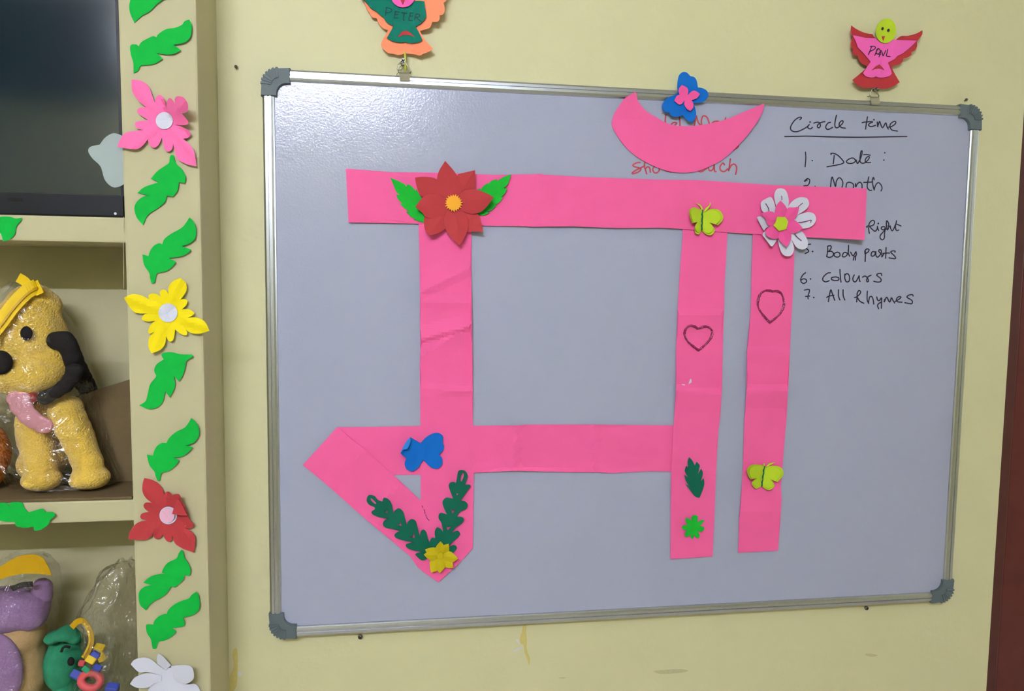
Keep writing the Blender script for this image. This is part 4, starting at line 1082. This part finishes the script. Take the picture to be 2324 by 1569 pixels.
leaf(Z3, [(1703, 192, 1), (1740, 225), (1768, 270), (1773, 340), (1740, 400), (1700, 425), (1655, 438, 1), (1717, 450, 1), (1680, 495), (1625, 535), (1548, 545, 1), (1598, 568, 1), (1555, 625), (1500, 665), (1445, 680), (1430, 710), (1425, 745), (1405, 752, 1), (1385, 710), (1375, 670), (1330, 610), (1308, 520, 1), (1362, 527, 1), (1375, 480), (1400, 440), (1440, 415), (1482, 415, 1), (1510, 365), (1570, 315), (1640, 280), (1675, 240)],
     'green paper leaf directly above the red pillar flower')
leaf(Z4, [(1750, 205, 1), (1770, 225), (1780, 280), (1815, 330), (1840, 390), (1835, 440), (1820, 457, 1), (1780, 450, 1), (1765, 500), (1690, 567, 1), (1652, 560, 1), (1610, 625), (1550, 670), (1475, 710), (1440, 745), (1410, 790, 1), (1355, 740), (1338, 660), (1350, 600), (1400, 560), (1465, 547, 1), (1383, 522, 1), (1430, 480), (1490, 450), (1597, 432, 1), (1560, 425, 1), (1580, 380), (1620, 330), (1700, 290), (1725, 240)],
     'green paper leaf directly below the red pillar flower')
leaf(Z4, [(1895, 608, 1), (1918, 650), (1930, 730), (1915, 790), (1870, 830), (1820, 848), (1765, 860, 1), (1785, 920), (1760, 948), (1710, 955), (1655, 960, 1), (1695, 985), (1690, 1010), (1640, 1055), (1590, 1080), (1535, 1092), (1520, 1120), (1505, 1160), (1475, 1160, 1), (1465, 1120), (1455, 1065), (1420, 1010), (1410, 935), (1440, 925), (1478, 930, 1), (1490, 890), (1530, 850), (1585, 825), (1610, 825, 1), (1625, 785), (1680, 735), (1750, 700), (1820, 675), (1850, 640)],
     'green paper leaf directly above the white pillar flower', lambda x, y: 0.0004 + 0.00004 * max(0, x - 370))
leaf(Z1, [(-70, 1400), (0, 1380), (60, 1378), (100, 1390), (140, 1385, 1), (135, 1405), (105, 1440), (95, 1490), (60, 1525), (20, 1535, 1), (0, 1480), (-50, 1500)], 'green paper leaf on the shelf edge below the television', group='green leaves on the shelf edges')
leaf(Z3, [(-90, 960), (0, 948), (60, 950), (95, 990, 1), (90, 945), (195, 945), (215, 990), (255, 1033, 1), (330, 1010), (380, 1000), (410, 1030), (470, 1030), (492, 1060), (450, 1100), (430, 1140), (380, 1180), (310, 1195), (300, 1160, 1), (220, 1170), (150, 1155), (130, 1115, 1), (50, 1115), (0, 1105), (-90, 1090)],
     'curled green paper leaf on the shelf edge below the yellow plush dog', lambda x, y: 0.0006 + 0.004 * max(0, (x - 70) / 55) ** 2, group='green leaves on the shelf edges')

PFG = 'paper flowers on the pillar'
def pflower(off, pts, m, c, r, label, lift, centre_m='white'):
    cp = zc(*off, [c])[0]
    t = thing('paper_flower', W(*cp, YP), label, 'flower', PFG)
    sheet('petals', zc(*off, pts), YP - 0.0008, M[m], t, lift=lambda x, y: lift(x - cp[0], y - cp[1]), grid=7)
    sheet('centre', zc(*off, circ(*c, r)), YP - 0.0018 - lift(0, 0), M[centre_m], t, lift=lambda x, y: lift(x - cp[0], y - cp[1]) - lift(0, 0) + 0.0006, grid=6)
    return t
def cross_lift(k, ang, ridge):
    """rises outwards and keeps a crease along its four long petals"""
    ca, sa = math.cos(ang), math.sin(ang)
    def f(dx, dy):
        r = math.hypot(dx, dy)
        u, v = abs(dx * ca + dy * sa), abs(-dx * sa + dy * ca)
        return 0.0012 + k * r + ridge * max(0.0, 14 - min(u, v)) * min(1.0, r / 40)
    return f
pflower(Z1, [(838, 505, 1), (900, 515), (945, 550), (965, 600), (985, 655, 1), (990, 625), (1015, 603), (1045, 630), (1058, 690, 1), (1062, 650), (1080, 624), (1105, 645), (1115, 670, 1), (1112, 630), (1130, 612), (1170, 622), (1195, 665), (1190, 710), (1155, 722, 1), (1195, 770), (1190, 792), (1140, 797), (1100, 795, 1), (1150, 805), (1200, 830), (1213, 855), (1195, 878), (1165, 882, 1),
    (1205, 920), (1235, 965), (1250, 1057, 1), (1190, 1045), (1130, 1010), (1110, 950), (1100, 918, 1), (1095, 950), (1070, 965), (1045, 945), (1030, 875, 1), (1010, 920), (980, 940), (950, 920), (940, 885, 1), (910, 925), (860, 950), (748, 935, 1), (765, 885), (805, 842), (910, 828, 1), (870, 815), (858, 790), (875, 772), (945, 765, 1), (890, 730), (872, 705), (890, 685), (930, 683, 1), (880, 640), (845, 590), (838, 550)],
    'rosepink', (1045, 768), 54, 'pink paper flower with white centre on the pillar beside the television',
    lambda dx, dy: cross_lift(0.00003, 0.85, 0.00018)(dx, dy) + 0.00040 * max(0.0, dx - dy - 20) * (dx > 0))
pflower(Z2, [(818, 628, 1), (870, 605), (930, 612), (985, 640, 1), (980, 615), (1000, 600), (1035, 605), (1060, 622, 1), (1055, 590), (1075, 573), (1095, 580), (1112, 605, 1), (1112, 560), (1140, 520), (1190, 497, 1), (1225, 530), (1230, 580), (1200, 630), (1180, 648, 1), (1210, 636), (1235, 645), (1230, 675), (1200, 705, 1), (1250, 705), (1282, 732), (1250, 755), (1210, 762, 1),
    (1290, 758), (1350, 785), (1382, 845, 1), (1320, 865), (1260, 860), (1220, 832, 1), (1235, 855), (1230, 875), (1195, 868), (1155, 838, 1), (1150, 880), (1140, 910), (1115, 915), (1095, 880, 1), (1090, 930), (1060, 970), (1000, 995, 1), (980, 950), (985, 890), (1020, 853, 1), (985, 865), (978, 845), (995, 805), (1025, 780, 1), (975, 785), (935, 770), (950, 740), (975, 730, 1), (900, 728), (860, 695)],
    'yellow', (1108, 727), 62, 'yellow paper flower with white centre on the pillar', cross_lift(0.00006, 0.36, 0.00022))
rpf = pflower(Z3, [(1285, 727, 1), (1360, 745), (1420, 785), (1455, 840), (1460, 875, 1), (1480, 850), (1510, 852), (1535, 885, 1), (1560, 870), (1595, 872), (1612, 905), (1615, 930), (1640, 965), (1672, 1055), (1690, 1100), (1720, 1130), (1722, 1160), (1690, 1178), (1645, 1172, 1), (1700, 1200), (1740, 1260), (1727, 1388, 1), (1640, 1360), (1570, 1320), (1545, 1280), (1535, 1240, 1),
    (1530, 1280), (1500, 1295), (1470, 1270), (1450, 1228, 1), (1430, 1260), (1395, 1270), (1370, 1250), (1366, 1205, 1), (1350, 1245), (1300, 1275), (1220, 1278), (1143, 1270, 1), (1155, 1210), (1200, 1145), (1250, 1115), (1312, 1105, 1), (1260, 1090), (1250, 1065), (1270, 1040), (1328, 1030, 1), (1290, 1000), (1278, 970), (1300, 945), (1352, 948, 1), (1300, 905), (1270, 850), (1270, 780)],
    'red', (1498, 1060), 78, 'red paper flower with one petal folded over its pale centre',
    lambda dx, dy: cross_lift(0.00002, 0.8, 0.00016)(dx, dy) + 0.00022 * max(0.0, dx - dy - 15) * (dx > 0))
c3 = zc(*Z3, [(1490, 1062)])[0]
sheet('inner_centre', zc(*Z3, circ(1490, 1062, 63)), YP - 0.0062, M['palepink'], rpf, lift=lambda x, y: 0.0002 + 0.00015 * max(0, (x - c3[0]) - (y - c3[1])), grid=6)
sheet('folded_petal', zc(*Z3, [(1580, 915, 1), (1605, 935), (1625, 975), (1668, 1060, 1), (1610, 1058), (1533, 1047, 1), (1550, 985)]), YP - 0.0135, M['red'], rpf, lift=lambda x, y: 0.0040 * max(0.0, min(1.0, (425 - x) / 34)), grid=5)
wf = thing('paper_flower', W(375, 1530, YP), 'white paper flower with folded petals at the foot of the pillar', 'flower', PFG)
for pts, yy, lf in (
 ([(1430, 1560, 1), (1520, 1400, 1), (1600, 1350, 1), (1660, 1340, 1), (1700, 1430), (1790, 1500), (1880, 1500), (1925, 1550), (1930, 1640), (1700, 1680), (1500, 1660)], -0.001, lambda x, y: 0.001 + 0.00006 * max(0, y - 1530)),
 ([(1262, 1310, 1), (1300, 1265), (1390, 1245), (1460, 1265), (1515, 1310, 1), (1600, 1370, 1), (1560, 1420, 1), (1430, 1385), (1340, 1385)], -0.0015, lambda x, y: 0.001 + 0.00010 * max(0, 365 - x)),
 ([(1520, 1305, 1), (1515, 1240), (1530, 1205, 1), (1580, 1240), (1650, 1320, 1), (1600, 1370, 1)], -0.002, lambda x, y: 0.001 + 0.00025 * max(0, 1520 - y)),
 ([(1255, 1500, 1), (1300, 1440), (1380, 1405), (1460, 1400), (1560, 1420, 1), (1560, 1470, 1), (1480, 1500), (1430, 1535), (1320, 1535)], -0.0025, lambda x, y: 0.001 + 0.00012 * max(0, 365 - x)),
 ([(1650, 1328, 1), (1760, 1318), (1840, 1330), (1868, 1380), (1868, 1450), (1820, 1490), (1780, 1500, 1), (1720, 1480), (1680, 1440)], -0.0035, lambda x, y: 0.0015 + 0.00030 * max(0, x - 395) - 0.00010 * max(0, y - 1540))):
    sheet('petal', zc(*Z4, pts), YP + yy, M['white'], wf, lift=lf, grid=6)

# ------------------------------------------------------------------ television in the top niche
X_TV = X_PIL0 - 0.0022
tv = thing('television', (-0.62, -0.05, Z0 + 0.6615), 'black flat television on the upper shelf of the niche', 'television')
zt0, zt1 = Z0 + 0.662, Z0 + 1.125
MB().bbox(-1.10, X_TV, -0.076, -0.040, zt0, zt1, 0.004).build('casing', M['tv'], tv)
zb = W(150, 440, -0.077).z
MB().box(-1.085, X_TV - 0.004, -0.0766, -0.0742, zb, zt1 - 0.012).build('screen', M['screen'], tv)
MB().bbox(-1.099, X_TV - 0.0005, -0.0795, -0.0742, zt0 + 0.0005, zb, 0.002).build('lower_bezel', M['tv'], tv)
c = W(262, 485, -0.0795)
MB().disc(c, 0.0018, -0.0800, -0.0790, 10).build('indicator', M['white'], tv)
a, d = W(18, 449, -0.0795), W(52, 458, -0.0795)
MB().box(a.x, d.x, -0.0799, -0.0790, d.z, a.z).build('badge', M['plush_k'], tv)
tag(sheet('reflection_sheet', zc(*Z1, [(720, 848), (770, 860), (806, 880, 1), (806, 1130, 1), (790, 1170), (745, 1192), (705, 1185), (665, 1140), (640, 1060), (590, 1010), (562, 965), (575, 935), (635, 920, 1), (670, 875)]), -0.0768, M['screen_reflect'], lift=lambda x, y: 0.0004, grid=8),
    'grey lobed sheet painted as a reflection on the television screen', 'paper cutout')  # thin sheet with a screen reflection put into its shape and colour

# ------------------------------------------------------------------ things in the middle niche
FL2 = Z0 + 0.2605
LUMPS = bpy.data.textures.new('stuffing_lumps', 'CLOUDS'); LUMPS.noise_scale = 0.03; LUMPS.noise_depth = 3
def plush(name, ells, m, parent, vox=0.004, smooth_it=6):
    """soft body: overlapping ellipsoids fused into one skin"""
    b = MB()
    for e in ells:
        b.ell(*e)
    o = b.build(name, m, parent, True)
    r = o.modifiers.new('fuse', 'REMESH'); r.mode = 'VOXEL'; r.voxel_size = vox; r.use_smooth_shade = True
    s = o.modifiers.new('soften', 'SMOOTH'); s.iterations = smooth_it; s.factor = 0.5
    d = o.modifiers.new('lumps', 'DISPLACE'); d.texture = LUMPS; d.strength = 0.007; d.mid_level = 0.5
    d.texture_coords = 'GLOBAL'
    return o
def limb(p, q, r0, r1, n=6):
    """row of spheres from p to q for a tapering limb"""
    p, q = Vector(p), Vector(q)
    return [(p.lerp(q, i / n), ((r0 + (r1 - r0) * i / n),) * 3, 14, 8) for i in range(n + 1)]
k = PXM(100, 850, -0.02)
def at(px, py, y):
    return W(px, py, y)
# floor lining and leaning brown card
tag(MB().bbox(-0.62, X_PIL0 - 0.0012, Y_PILLAR + 0.0015, Y_NICHE - 0.002, FL2 + 0.0003, FL2 + 0.0045, 0.001).build('shelf_liner', M['cardboard']),
    'brown card sheet lining the middle shelf under the plush dog', 'card sheet')
cz = FL2 + 0.0048
p0 = at(156, 905, 0.012); p1 = Vector((X_PIL0 - 0.002, 0.012, at(299, 846, 0.012).z))
q0 = Vector((p0.x + 0.030, 0.001, cz)); q1 = Vector((X_PIL0 - 0.002, 0.001, cz))
cv = [p0, p1, q1, q0]
tag(finish('leaning_card', cv + [v + Vector((0, 0.003, 0)) for v in cv], [(0, 3, 2, 1), (4, 5, 6, 7), (0, 1, 5, 4), (1, 2, 6, 5), (2, 3, 7, 6), (3, 0, 4, 7)], M['cardboard']),
    'brown card piece leaning upright beside the yellow plush dog', 'card sheet')

dog = thing('plush_dog', Vector((at(70, 1090, -0.02).x, -0.02, FL2 + 0.005)), 'yellow plush dog with black ears inside a clear bag', 'plush toy')
def mm(v): return v * k
zf = FL2 + 0.0085
head_c = at(62, 775, -0.015)
els = [(head_c, (mm(92), 0.046, mm(112)), 24, 16),
       (at(75, 700, -0.01), (mm(62), 0.038, mm(60)), 20, 12),
       (at(60, 850, -0.035), (mm(92), 0.042, mm(52)), 24, 14),
       (at(120, 820, -0.020), (mm(48), 0.034, mm(58)), 18, 12),
       (at(10, 840, -0.045), (mm(52), 0.028, mm(45)), 18, 12)]
els += [(at(100, 975, 0.010), (mm(60), 0.045, mm(110)), 22, 16), (at(98, 1045, 0.015), (mm(52), 0.045, mm(56)), 20, 12)]
els += limb(at(150, 935, -0.034), at(198, 1050, -0.044), mm(42), mm(35)) + limb(at(80, 990, -0.020), at(95, 1060, -0.042), mm(40), mm(36))
foot1, foot2 = at(205, 1072, -0.045), at(95, 1072, -0.045)
els += [((foot1.x, foot1.y, zf + mm(24)), (mm(46), 0.030, mm(28)), 18, 12), ((foot2.x, foot2.y, zf + mm(24)), (mm(44), 0.028, mm(28)), 18, 12),
        (at(120, 1040, -0.010), (mm(38), 0.03, mm(30)), 16, 10)]
plush('body', els, M['plush_y'], dog, 0.0035, 5)
earpts = [at(128, 775, -0.046), at(146, 772, -0.050), at(164, 808, -0.044), at(182, 848, -0.020), at(204, 892, 0.034)]
eb = []
for i in range(4):
    eb += [(earpts[i].lerp(earpts[i + 1], j / 4), (mm(22 + 1 * i), 0.010, mm(22)), 14, 10) for j in range(5)]
plush('ear', eb, M['plush_k'], dog, 0.003, 4)
eb = []
for i, (px, py) in enumerate([(105, 905), (125, 893), (145, 878), (160, 860), (168, 840)]):
    eb.append((at(px, py, -0.062), (mm(20), 0.010, mm(16)), 14, 10))
plush('ear', eb, M['plush_k'], dog, 0.003, 4)
MB().ell(at(2, 823, -0.078), (mm(24), 0.012, mm(28)), 18, 12).build('nose', M['plush_k'], dog, True)
MB().ell(at(60, 757, -0.0625), (mm(13), 0.005, mm(17)), 16, 10).build('eye', M['plush_k'], dog, True)
MB().ell(at(-6, 757, -0.0555), (mm(13), 0.005, mm(17)), 16, 10).build('eye', M['plush_k'], dog, True)
eb = []
for i, (px, py, yy) in enumerate([(-28, 775, -0.030), (-42, 790, -0.030), (-54, 815, -0.026), (-62, 845, -0.020), (-66, 875, -0.014)]):
    eb.append((at(px, py, yy), (mm(22), 0.010, mm(22)), 14, 10))
plush('ear', eb, M['plush_k'], dog, 0.003, 4)
eb = []
for i, (px, py) in enumerate([(42, 905), (50, 925), (66, 945), (84, 958), (98, 966)]):
    eb.append((at(px, py, -0.062 + 0.002 * i), (mm(26), 0.007, mm(21)), 14, 10))
plush('tongue', eb, M['plush_t'], dog, 0.003, 4)
MB().ell(at(74, 896, -0.052), (mm(14), 0.010, mm(26)), 14, 10).build('mouth', M['plush_r'], dog, True)

def bag(name, rows, m, label, cat, yf, amp=0.004, seed=1, seg=40, group=None):
    """thin film draped round its contents: rows = (left px, right px, py, front y, back y) from top to bottom"""
    rnd = random.Random(seed)
    ph = [rnd.uniform(0, 6.28) for _ in range(8)]
    v, f = [], []
    rr = []
    for (a, b2) in zip(rows, rows[1:]):
        for s in range(4):
            rr.append(tuple(a[i] + (b2[i] - a[i]) * s / 4 for i in range(5)))
    rr.append(rows[-1])
    for i, (l, r, py, y0, y1) in enumerate(rr):
        cy = (y0 + y1) / 2
        pa, pb2 = W(l, py, cy), W(r, py, cy)
        cx_, hx = (pa.x + pb2.x) / 2, (pb2.x - pa.x) / 2
        for j in range(seg):
            t = 2 * math.pi * j / seg
            c_, s_ = math.cos(t), math.sin(t)
            ex = abs(c_) ** 0.75 * (1 if c_ > 0 else -1)
            ey = abs(s_) ** 0.75 * (1 if s_ > 0 else -1)
            wob = amp * (0.5 * math.sin(5 * t + ph[0] + 0.5 * i) + 0.35 * math.sin(9 * t - 0.8 * i + ph[1]) + 0.3 * math.sin(13 * t + 1.3 * i + ph[2]))
            v.append((cx_ + hx * ex + wob * c_, max(yf, min(Y_NICHE - 0.003, cy + (y1 - y0) / 2 * ey + wob * s_)), pa.z + 0.6 * wob))
    n = len(rr)
    for i in range(n - 1):
        for j in range(seg):
            a, b2 = i * seg + j, i * seg + (j + 1) % seg
            f.append((a, b2, b2 + seg, a + seg))
    f.append(tuple(range(seg))); f.append(tuple(range((n - 1) * seg, n * seg))[::-1])
    o = finish(name, v, f, m, None, True)
    return tag(o, label, cat, group)
BAGS = 'clear plastic bags'
bag('plastic_bag', [(25, 92, 640, -0.020, 0.000), (-20, 125, 690, -0.055, 0.03), (-45, 165, 760, -0.070, 0.055), (-60, 190, 840, -0.080, 0.06), (-40, 215, 900, -0.078, 0.065), (0, 235, 980, -0.076, 0.065), (25, 262, 1060, -0.076, 0.065), (40, 280, 1092, -0.070, 0.06)],
    M['film'], 'clear plastic bag around the yellow plush dog', 'bag', Y_PILLAR + 0.003, 0.003, 3, group=BAGS)
zp = thing('zip_strip', at(40, 690, -0.06), 'yellow zip closure across the top of the plush dog bag', 'zip')
def ribbon(pts, wd, y0, y1, m, name, parent, th=0.0012):
    """flat band following pixel points, its depth going from y0 to y1"""
    n = len(pts)
    q = []
    for i, p in enumerate(pts):
        a, c2 = pts[max(0, i - 1)], pts[min(n - 1, i + 1)]
        dx, dy = c2[0] - a[0], c2[1] - a[1]
        l = math.hypot(dx, dy)
        y = y0 + (y1 - y0) * i / (n - 1)
        q.append((W(p[0] - dy / l * wd / 2, p[1] + dx / l * wd / 2, y), W(p[0] + dy / l * wd / 2, p[1] - dx / l * wd / 2, y)))
    v, f = [], []
    for l_, r_ in q:
        v += [l_ - Vector((0, th, 0)), r_ - Vector((0, th, 0)), r_, l_]
    for i in range(n - 1):
        k0 = i * 4
        for j in range(4):
            f.append((k0 + j, k0 + (j + 1) % 4, k0 + 4 + (j + 1) % 4, k0 + 4 + j))
    f += [(3, 2, 1, 0), tuple(range((n - 1) * 4, n * 4))]
    return finish(name, v, f, m, parent)
zl = crom([(-30, 770), (0, 735), (30, 695), (60, 664), (84, 650)], False, 5)
ribbon(zl, 34, -0.079, -0.040, M['zip'], 'tape', zp)
ribbon([(p[0] + 3, p[1] + 3) for p in zl], 5, -0.0815, -0.042, M['zip_dark'], 'teeth', zp)
ribbon(crom([(42, 630), (58, 640), (70, 658)], False, 4), 22, -0.035, -0.045, M['zip'], 'pull_tab', zp)
ribbon(crom([(78, 640), (86, 655), (92, 668)], False, 4), 18, -0.035, -0.045, M['zip'], 'pull_tab', zp)
fur = thing('plush_toy', Vector((at(-30, 1080, -0.02).x, -0.01, FL2 + 0.005)), 'orange furry plush toy at the picture edge left of the yellow dog', 'plush toy')
b2 = at(-36, 1010, 0.0)
plush('body', [((b2.x, -0.012, zf + 0.048), (0.040, 0.042, 0.048), 24, 16), ((b2.x + 0.018, -0.030, zf + 0.022), (0.024, 0.026, 0.022), 16, 10), ((b2.x - 0.01, -0.012, zf + 0.10), (0.03, 0.03, 0.04), 16, 10)], M['plush_o'], fur, 0.004, 3)
MB().ell((b2.x + 0.020, -0.052, zf + 0.020), (0.012, 0.008, 0.012), 14, 8).build('foot_pad', M['plush_k'], fur, True)
tag(MB().tube([at(281, 492, Y_PILLAR - 0.001), at(280, 560, Y_PILLAR + 0.002), at(281, 655, Y_PILLAR + 0.004)], 0.00035, 6).build('thread', M['thread']),
    'thin pale thread hanging from the shelf beside the pillar', 'thread')

# ------------------------------------------------------------------ things in the lower niche
FL3 = Z0 - 0.137
kz = PXM(100, 1480, -0.02)
def ms(v): return v * kz
pt = thing('plush_toy', Vector((at(10, 1560, -0.01).x, -0.01, FL3)), 'purple and cream plush toy in a clear bag on the bottom shelf', 'plush toy')
hc = at(8, 1385, -0.012)
bodyc = at(15, 1520, -0.010)
plush('body', [(bodyc, (ms(96), 0.046, ms(115)), 26, 18), ((bodyc.x - 0.01, -0.008, FL3 + 0.061), (ms(82), 0.052, 0.055), 24, 16), (at(15, 1440, -0.01), (ms(90), 0.044, ms(60)), 24, 14)], M['plush_c'], pt, 0.004, 4)
plush('head', [(hc, (ms(104), 0.050, ms(52)), 26, 16), (at(75, 1400, -0.02), (ms(34), 0.03, ms(30)), 16, 10)], M['plush_p'], pt, 0.004, 4)
plush('ear', [(at(96, 1335, -0.006), (ms(24), 0.014, ms(26)), 16, 10), (at(104, 1352, -0.006), (ms(16), 0.012, ms(18)), 16, 10)], M['plush_p'], pt, 0.003, 3)
MB().ell(at(-14, 1525, -0.050), (ms(64), 0.016, ms(96)), 24, 14).build('belly_patch', M['plush_p'], pt, True)
ribbon(crom([(28, 1337), (50, 1328), (75, 1326)], False, 5), 12, -0.045, -0.040, M['plush_k'], 'head_band', pt)
bag('plastic_bag', [(15, 98, 1262, -0.03, 0.0), (-10, 112, 1290, -0.05, 0.03), (-50, 122, 1330, -0.066, 0.05), (-90, 128, 1390, -0.074, 0.055), (-95, 112, 1450, -0.074, 0.06), (-95, 116, 1520, -0.074, 0.06), (-95, 120, 1640, -0.074, 0.06)],
    M['film'], 'clear plastic bag around the purple plush toy', 'bag', Y_PILLAR + 0.003, 0.003, 7, group=BAGS)
zq = thing('zip_strip', at(60, 1280, -0.05), 'wide yellow zip panel on top of the purple toy bag', 'zip')
sheet('panel', [(-60, 1330), (-20, 1300), (40, 1264), (80, 1259), (100, 1268, 1), (112, 1290), (118, 1306, 1), (80, 1302), (30, 1306), (-40, 1330)], -0.055, M['zip_dark'], zq, lift=lambda x, y: 0.004 * math.sin(x * 0.05) + 0.006, grid=8, thick=0.001)
gt = thing('plush_toy', Vector((at(150, 1560, 0.0).x, 0.0, FL3)), 'green plush toy with a black eye on the bottom shelf', 'plush toy')
gc = at(150, 1500, 0.0)
plush('body', [(gc, (ms(46), 0.040, ms(72)), 22, 16), ((gc.x + 0.006, 0.0, FL3 + 0.056), (ms(42), 0.045, 0.05), 22, 14)], M['plush_g'], gt, 0.004, 4)
plush('brow_roll', [(at(125, 1446, -0.022), (ms(24), 0.018, ms(14)), 16, 10), (at(150, 1440, -0.026), (ms(26), 0.018, ms(16)), 16, 10), (at(170, 1448, -0.022), (ms(20), 0.016, ms(14)), 16, 10)], M['plush_g'], gt, 0.003, 3)
MB().ell(at(161, 1502, -0.042), (ms(8), 0.004, ms(11)), 14, 8).build('eye', M['plush_k'], gt, True)
MB().tube([at(x, y, -0.041) for x, y in crom([(139, 1480), (143, 1471), (150, 1468), (159, 1470)], False, 4)], 0.0018, 8).build('eyebrow', M['plush_k'], gt, True)
zr = thing('zip_strip', at(195, 1450, -0.045), 'curved yellow zip strip beside the green plush toy', 'zip')
ribbon(crom([(163, 1424), (178, 1410), (192, 1412), (204, 1432), (208, 1455), (200, 1478), (190, 1494)], False, 5), 13, -0.050, -0.058, M['zip_dark'], 'tape', zr)
ribbon(crom([(192, 1414), (201, 1434), (204, 1455), (197, 1476), (188, 1492)], False, 5), 4, -0.0535, -0.0600, M['zip'], 'edge', zr)
clear = bag('plastic_bag', [(262, 292, 1279, -0.030, 0.010), (232, 300, 1300, -0.045, 0.035), (208, 302, 1350, -0.055, 0.05), (194, 303, 1385, -0.062, 0.055), (205, 303, 1410, -0.066, 0.06), (214, 303, 1450, -0.072, 0.06), (208, 303, 1500, -0.076, 0.06), (170, 303, 1560, -0.078, 0.06), (160, 303, 1640, -0.078, 0.06)],
    M['film2'], 'empty crumpled clear plastic bag beside the pillar on the bottom shelf', 'bag', Y_PILLAR + 0.003, 0.005, 11, group=BAGS)
# little coloured bricks in front of the green toy
def brick(px, py, y, r, m, rot, label):
    c = W(px, py, y)
    s = PXM(px, py, y) * r
    b = MB()
    R3 = Matrix.Rotation(rot, 3, 'Y') @ Matrix.Rotation(rot * 1.7, 3, 'X')
    bm = bmesh.new(); bmesh.ops.create_cube(bm, size=2)
    bmesh.ops.bevel(bm, geom=bm.edges[:], offset=0.16, segments=1, affect='EDGES')
    bm.verts.index_update()
    b.add([c + R3 @ Vector((v.co.x * s, v.co.y * s * 0.7, v.co.z * s * 0.8)) for v in bm.verts], [tuple(q.index for q in f.verts) for f in bm.faces])
    bm.free()
    return tag(b.build('toy_brick', M[m]), label, 'toy brick', 'small toy bricks')
brick(226, 1472, -0.060, 11, 'toy_y', 0.3, 'uppermost yellow toy brick of the small heap')
brick(217, 1486, -0.066, 10, 'toy_b', 0.8, 'blue toy brick under the uppermost yellow one')
brick(206, 1498, -0.070, 11, 'toy_y', 0.6, 'yellow toy brick at the left of the small heap')
brick(230, 1493, -0.064, 9, 'toy_y', 1.1, 'yellow toy brick at the right of the small heap')
brick(221, 1517, -0.072, 9, 'toy_b', 0.4, 'blue toy brick just above the red ring')
brick(186, 1506, -0.066, 7, 'toy_r', 0.2, 'tiny red toy brick at the left of the heap')
brick(196, 1519, -0.068, 9, 'toy_g', 0.7, 'green toy brick above the red ring')
brick(174, 1533, -0.060, 13, 'toy_b', 0.5, 'dark blue toy brick left of the red ring')
brick(255, 1564, -0.068, 14, 'toy_b', 0.2, 'blue toy brick at the lower edge right of the red ring')
cr = W(206, 1545, -0.072)
ring = [cr + Vector((ms(21) * math.cos(t), 0.004 * math.sin(t), ms(15) * math.sin(t) - ms(3) * math.cos(t))) for t in [2 * math.pi * i / 24 for i in range(24)]]
tag(MB().tube(ring, ms(9), 10, closed=True).build('toy_ring', M['toy_r'], smooth=True), 'red toy ring at the bottom of the lower niche', 'toy ring')
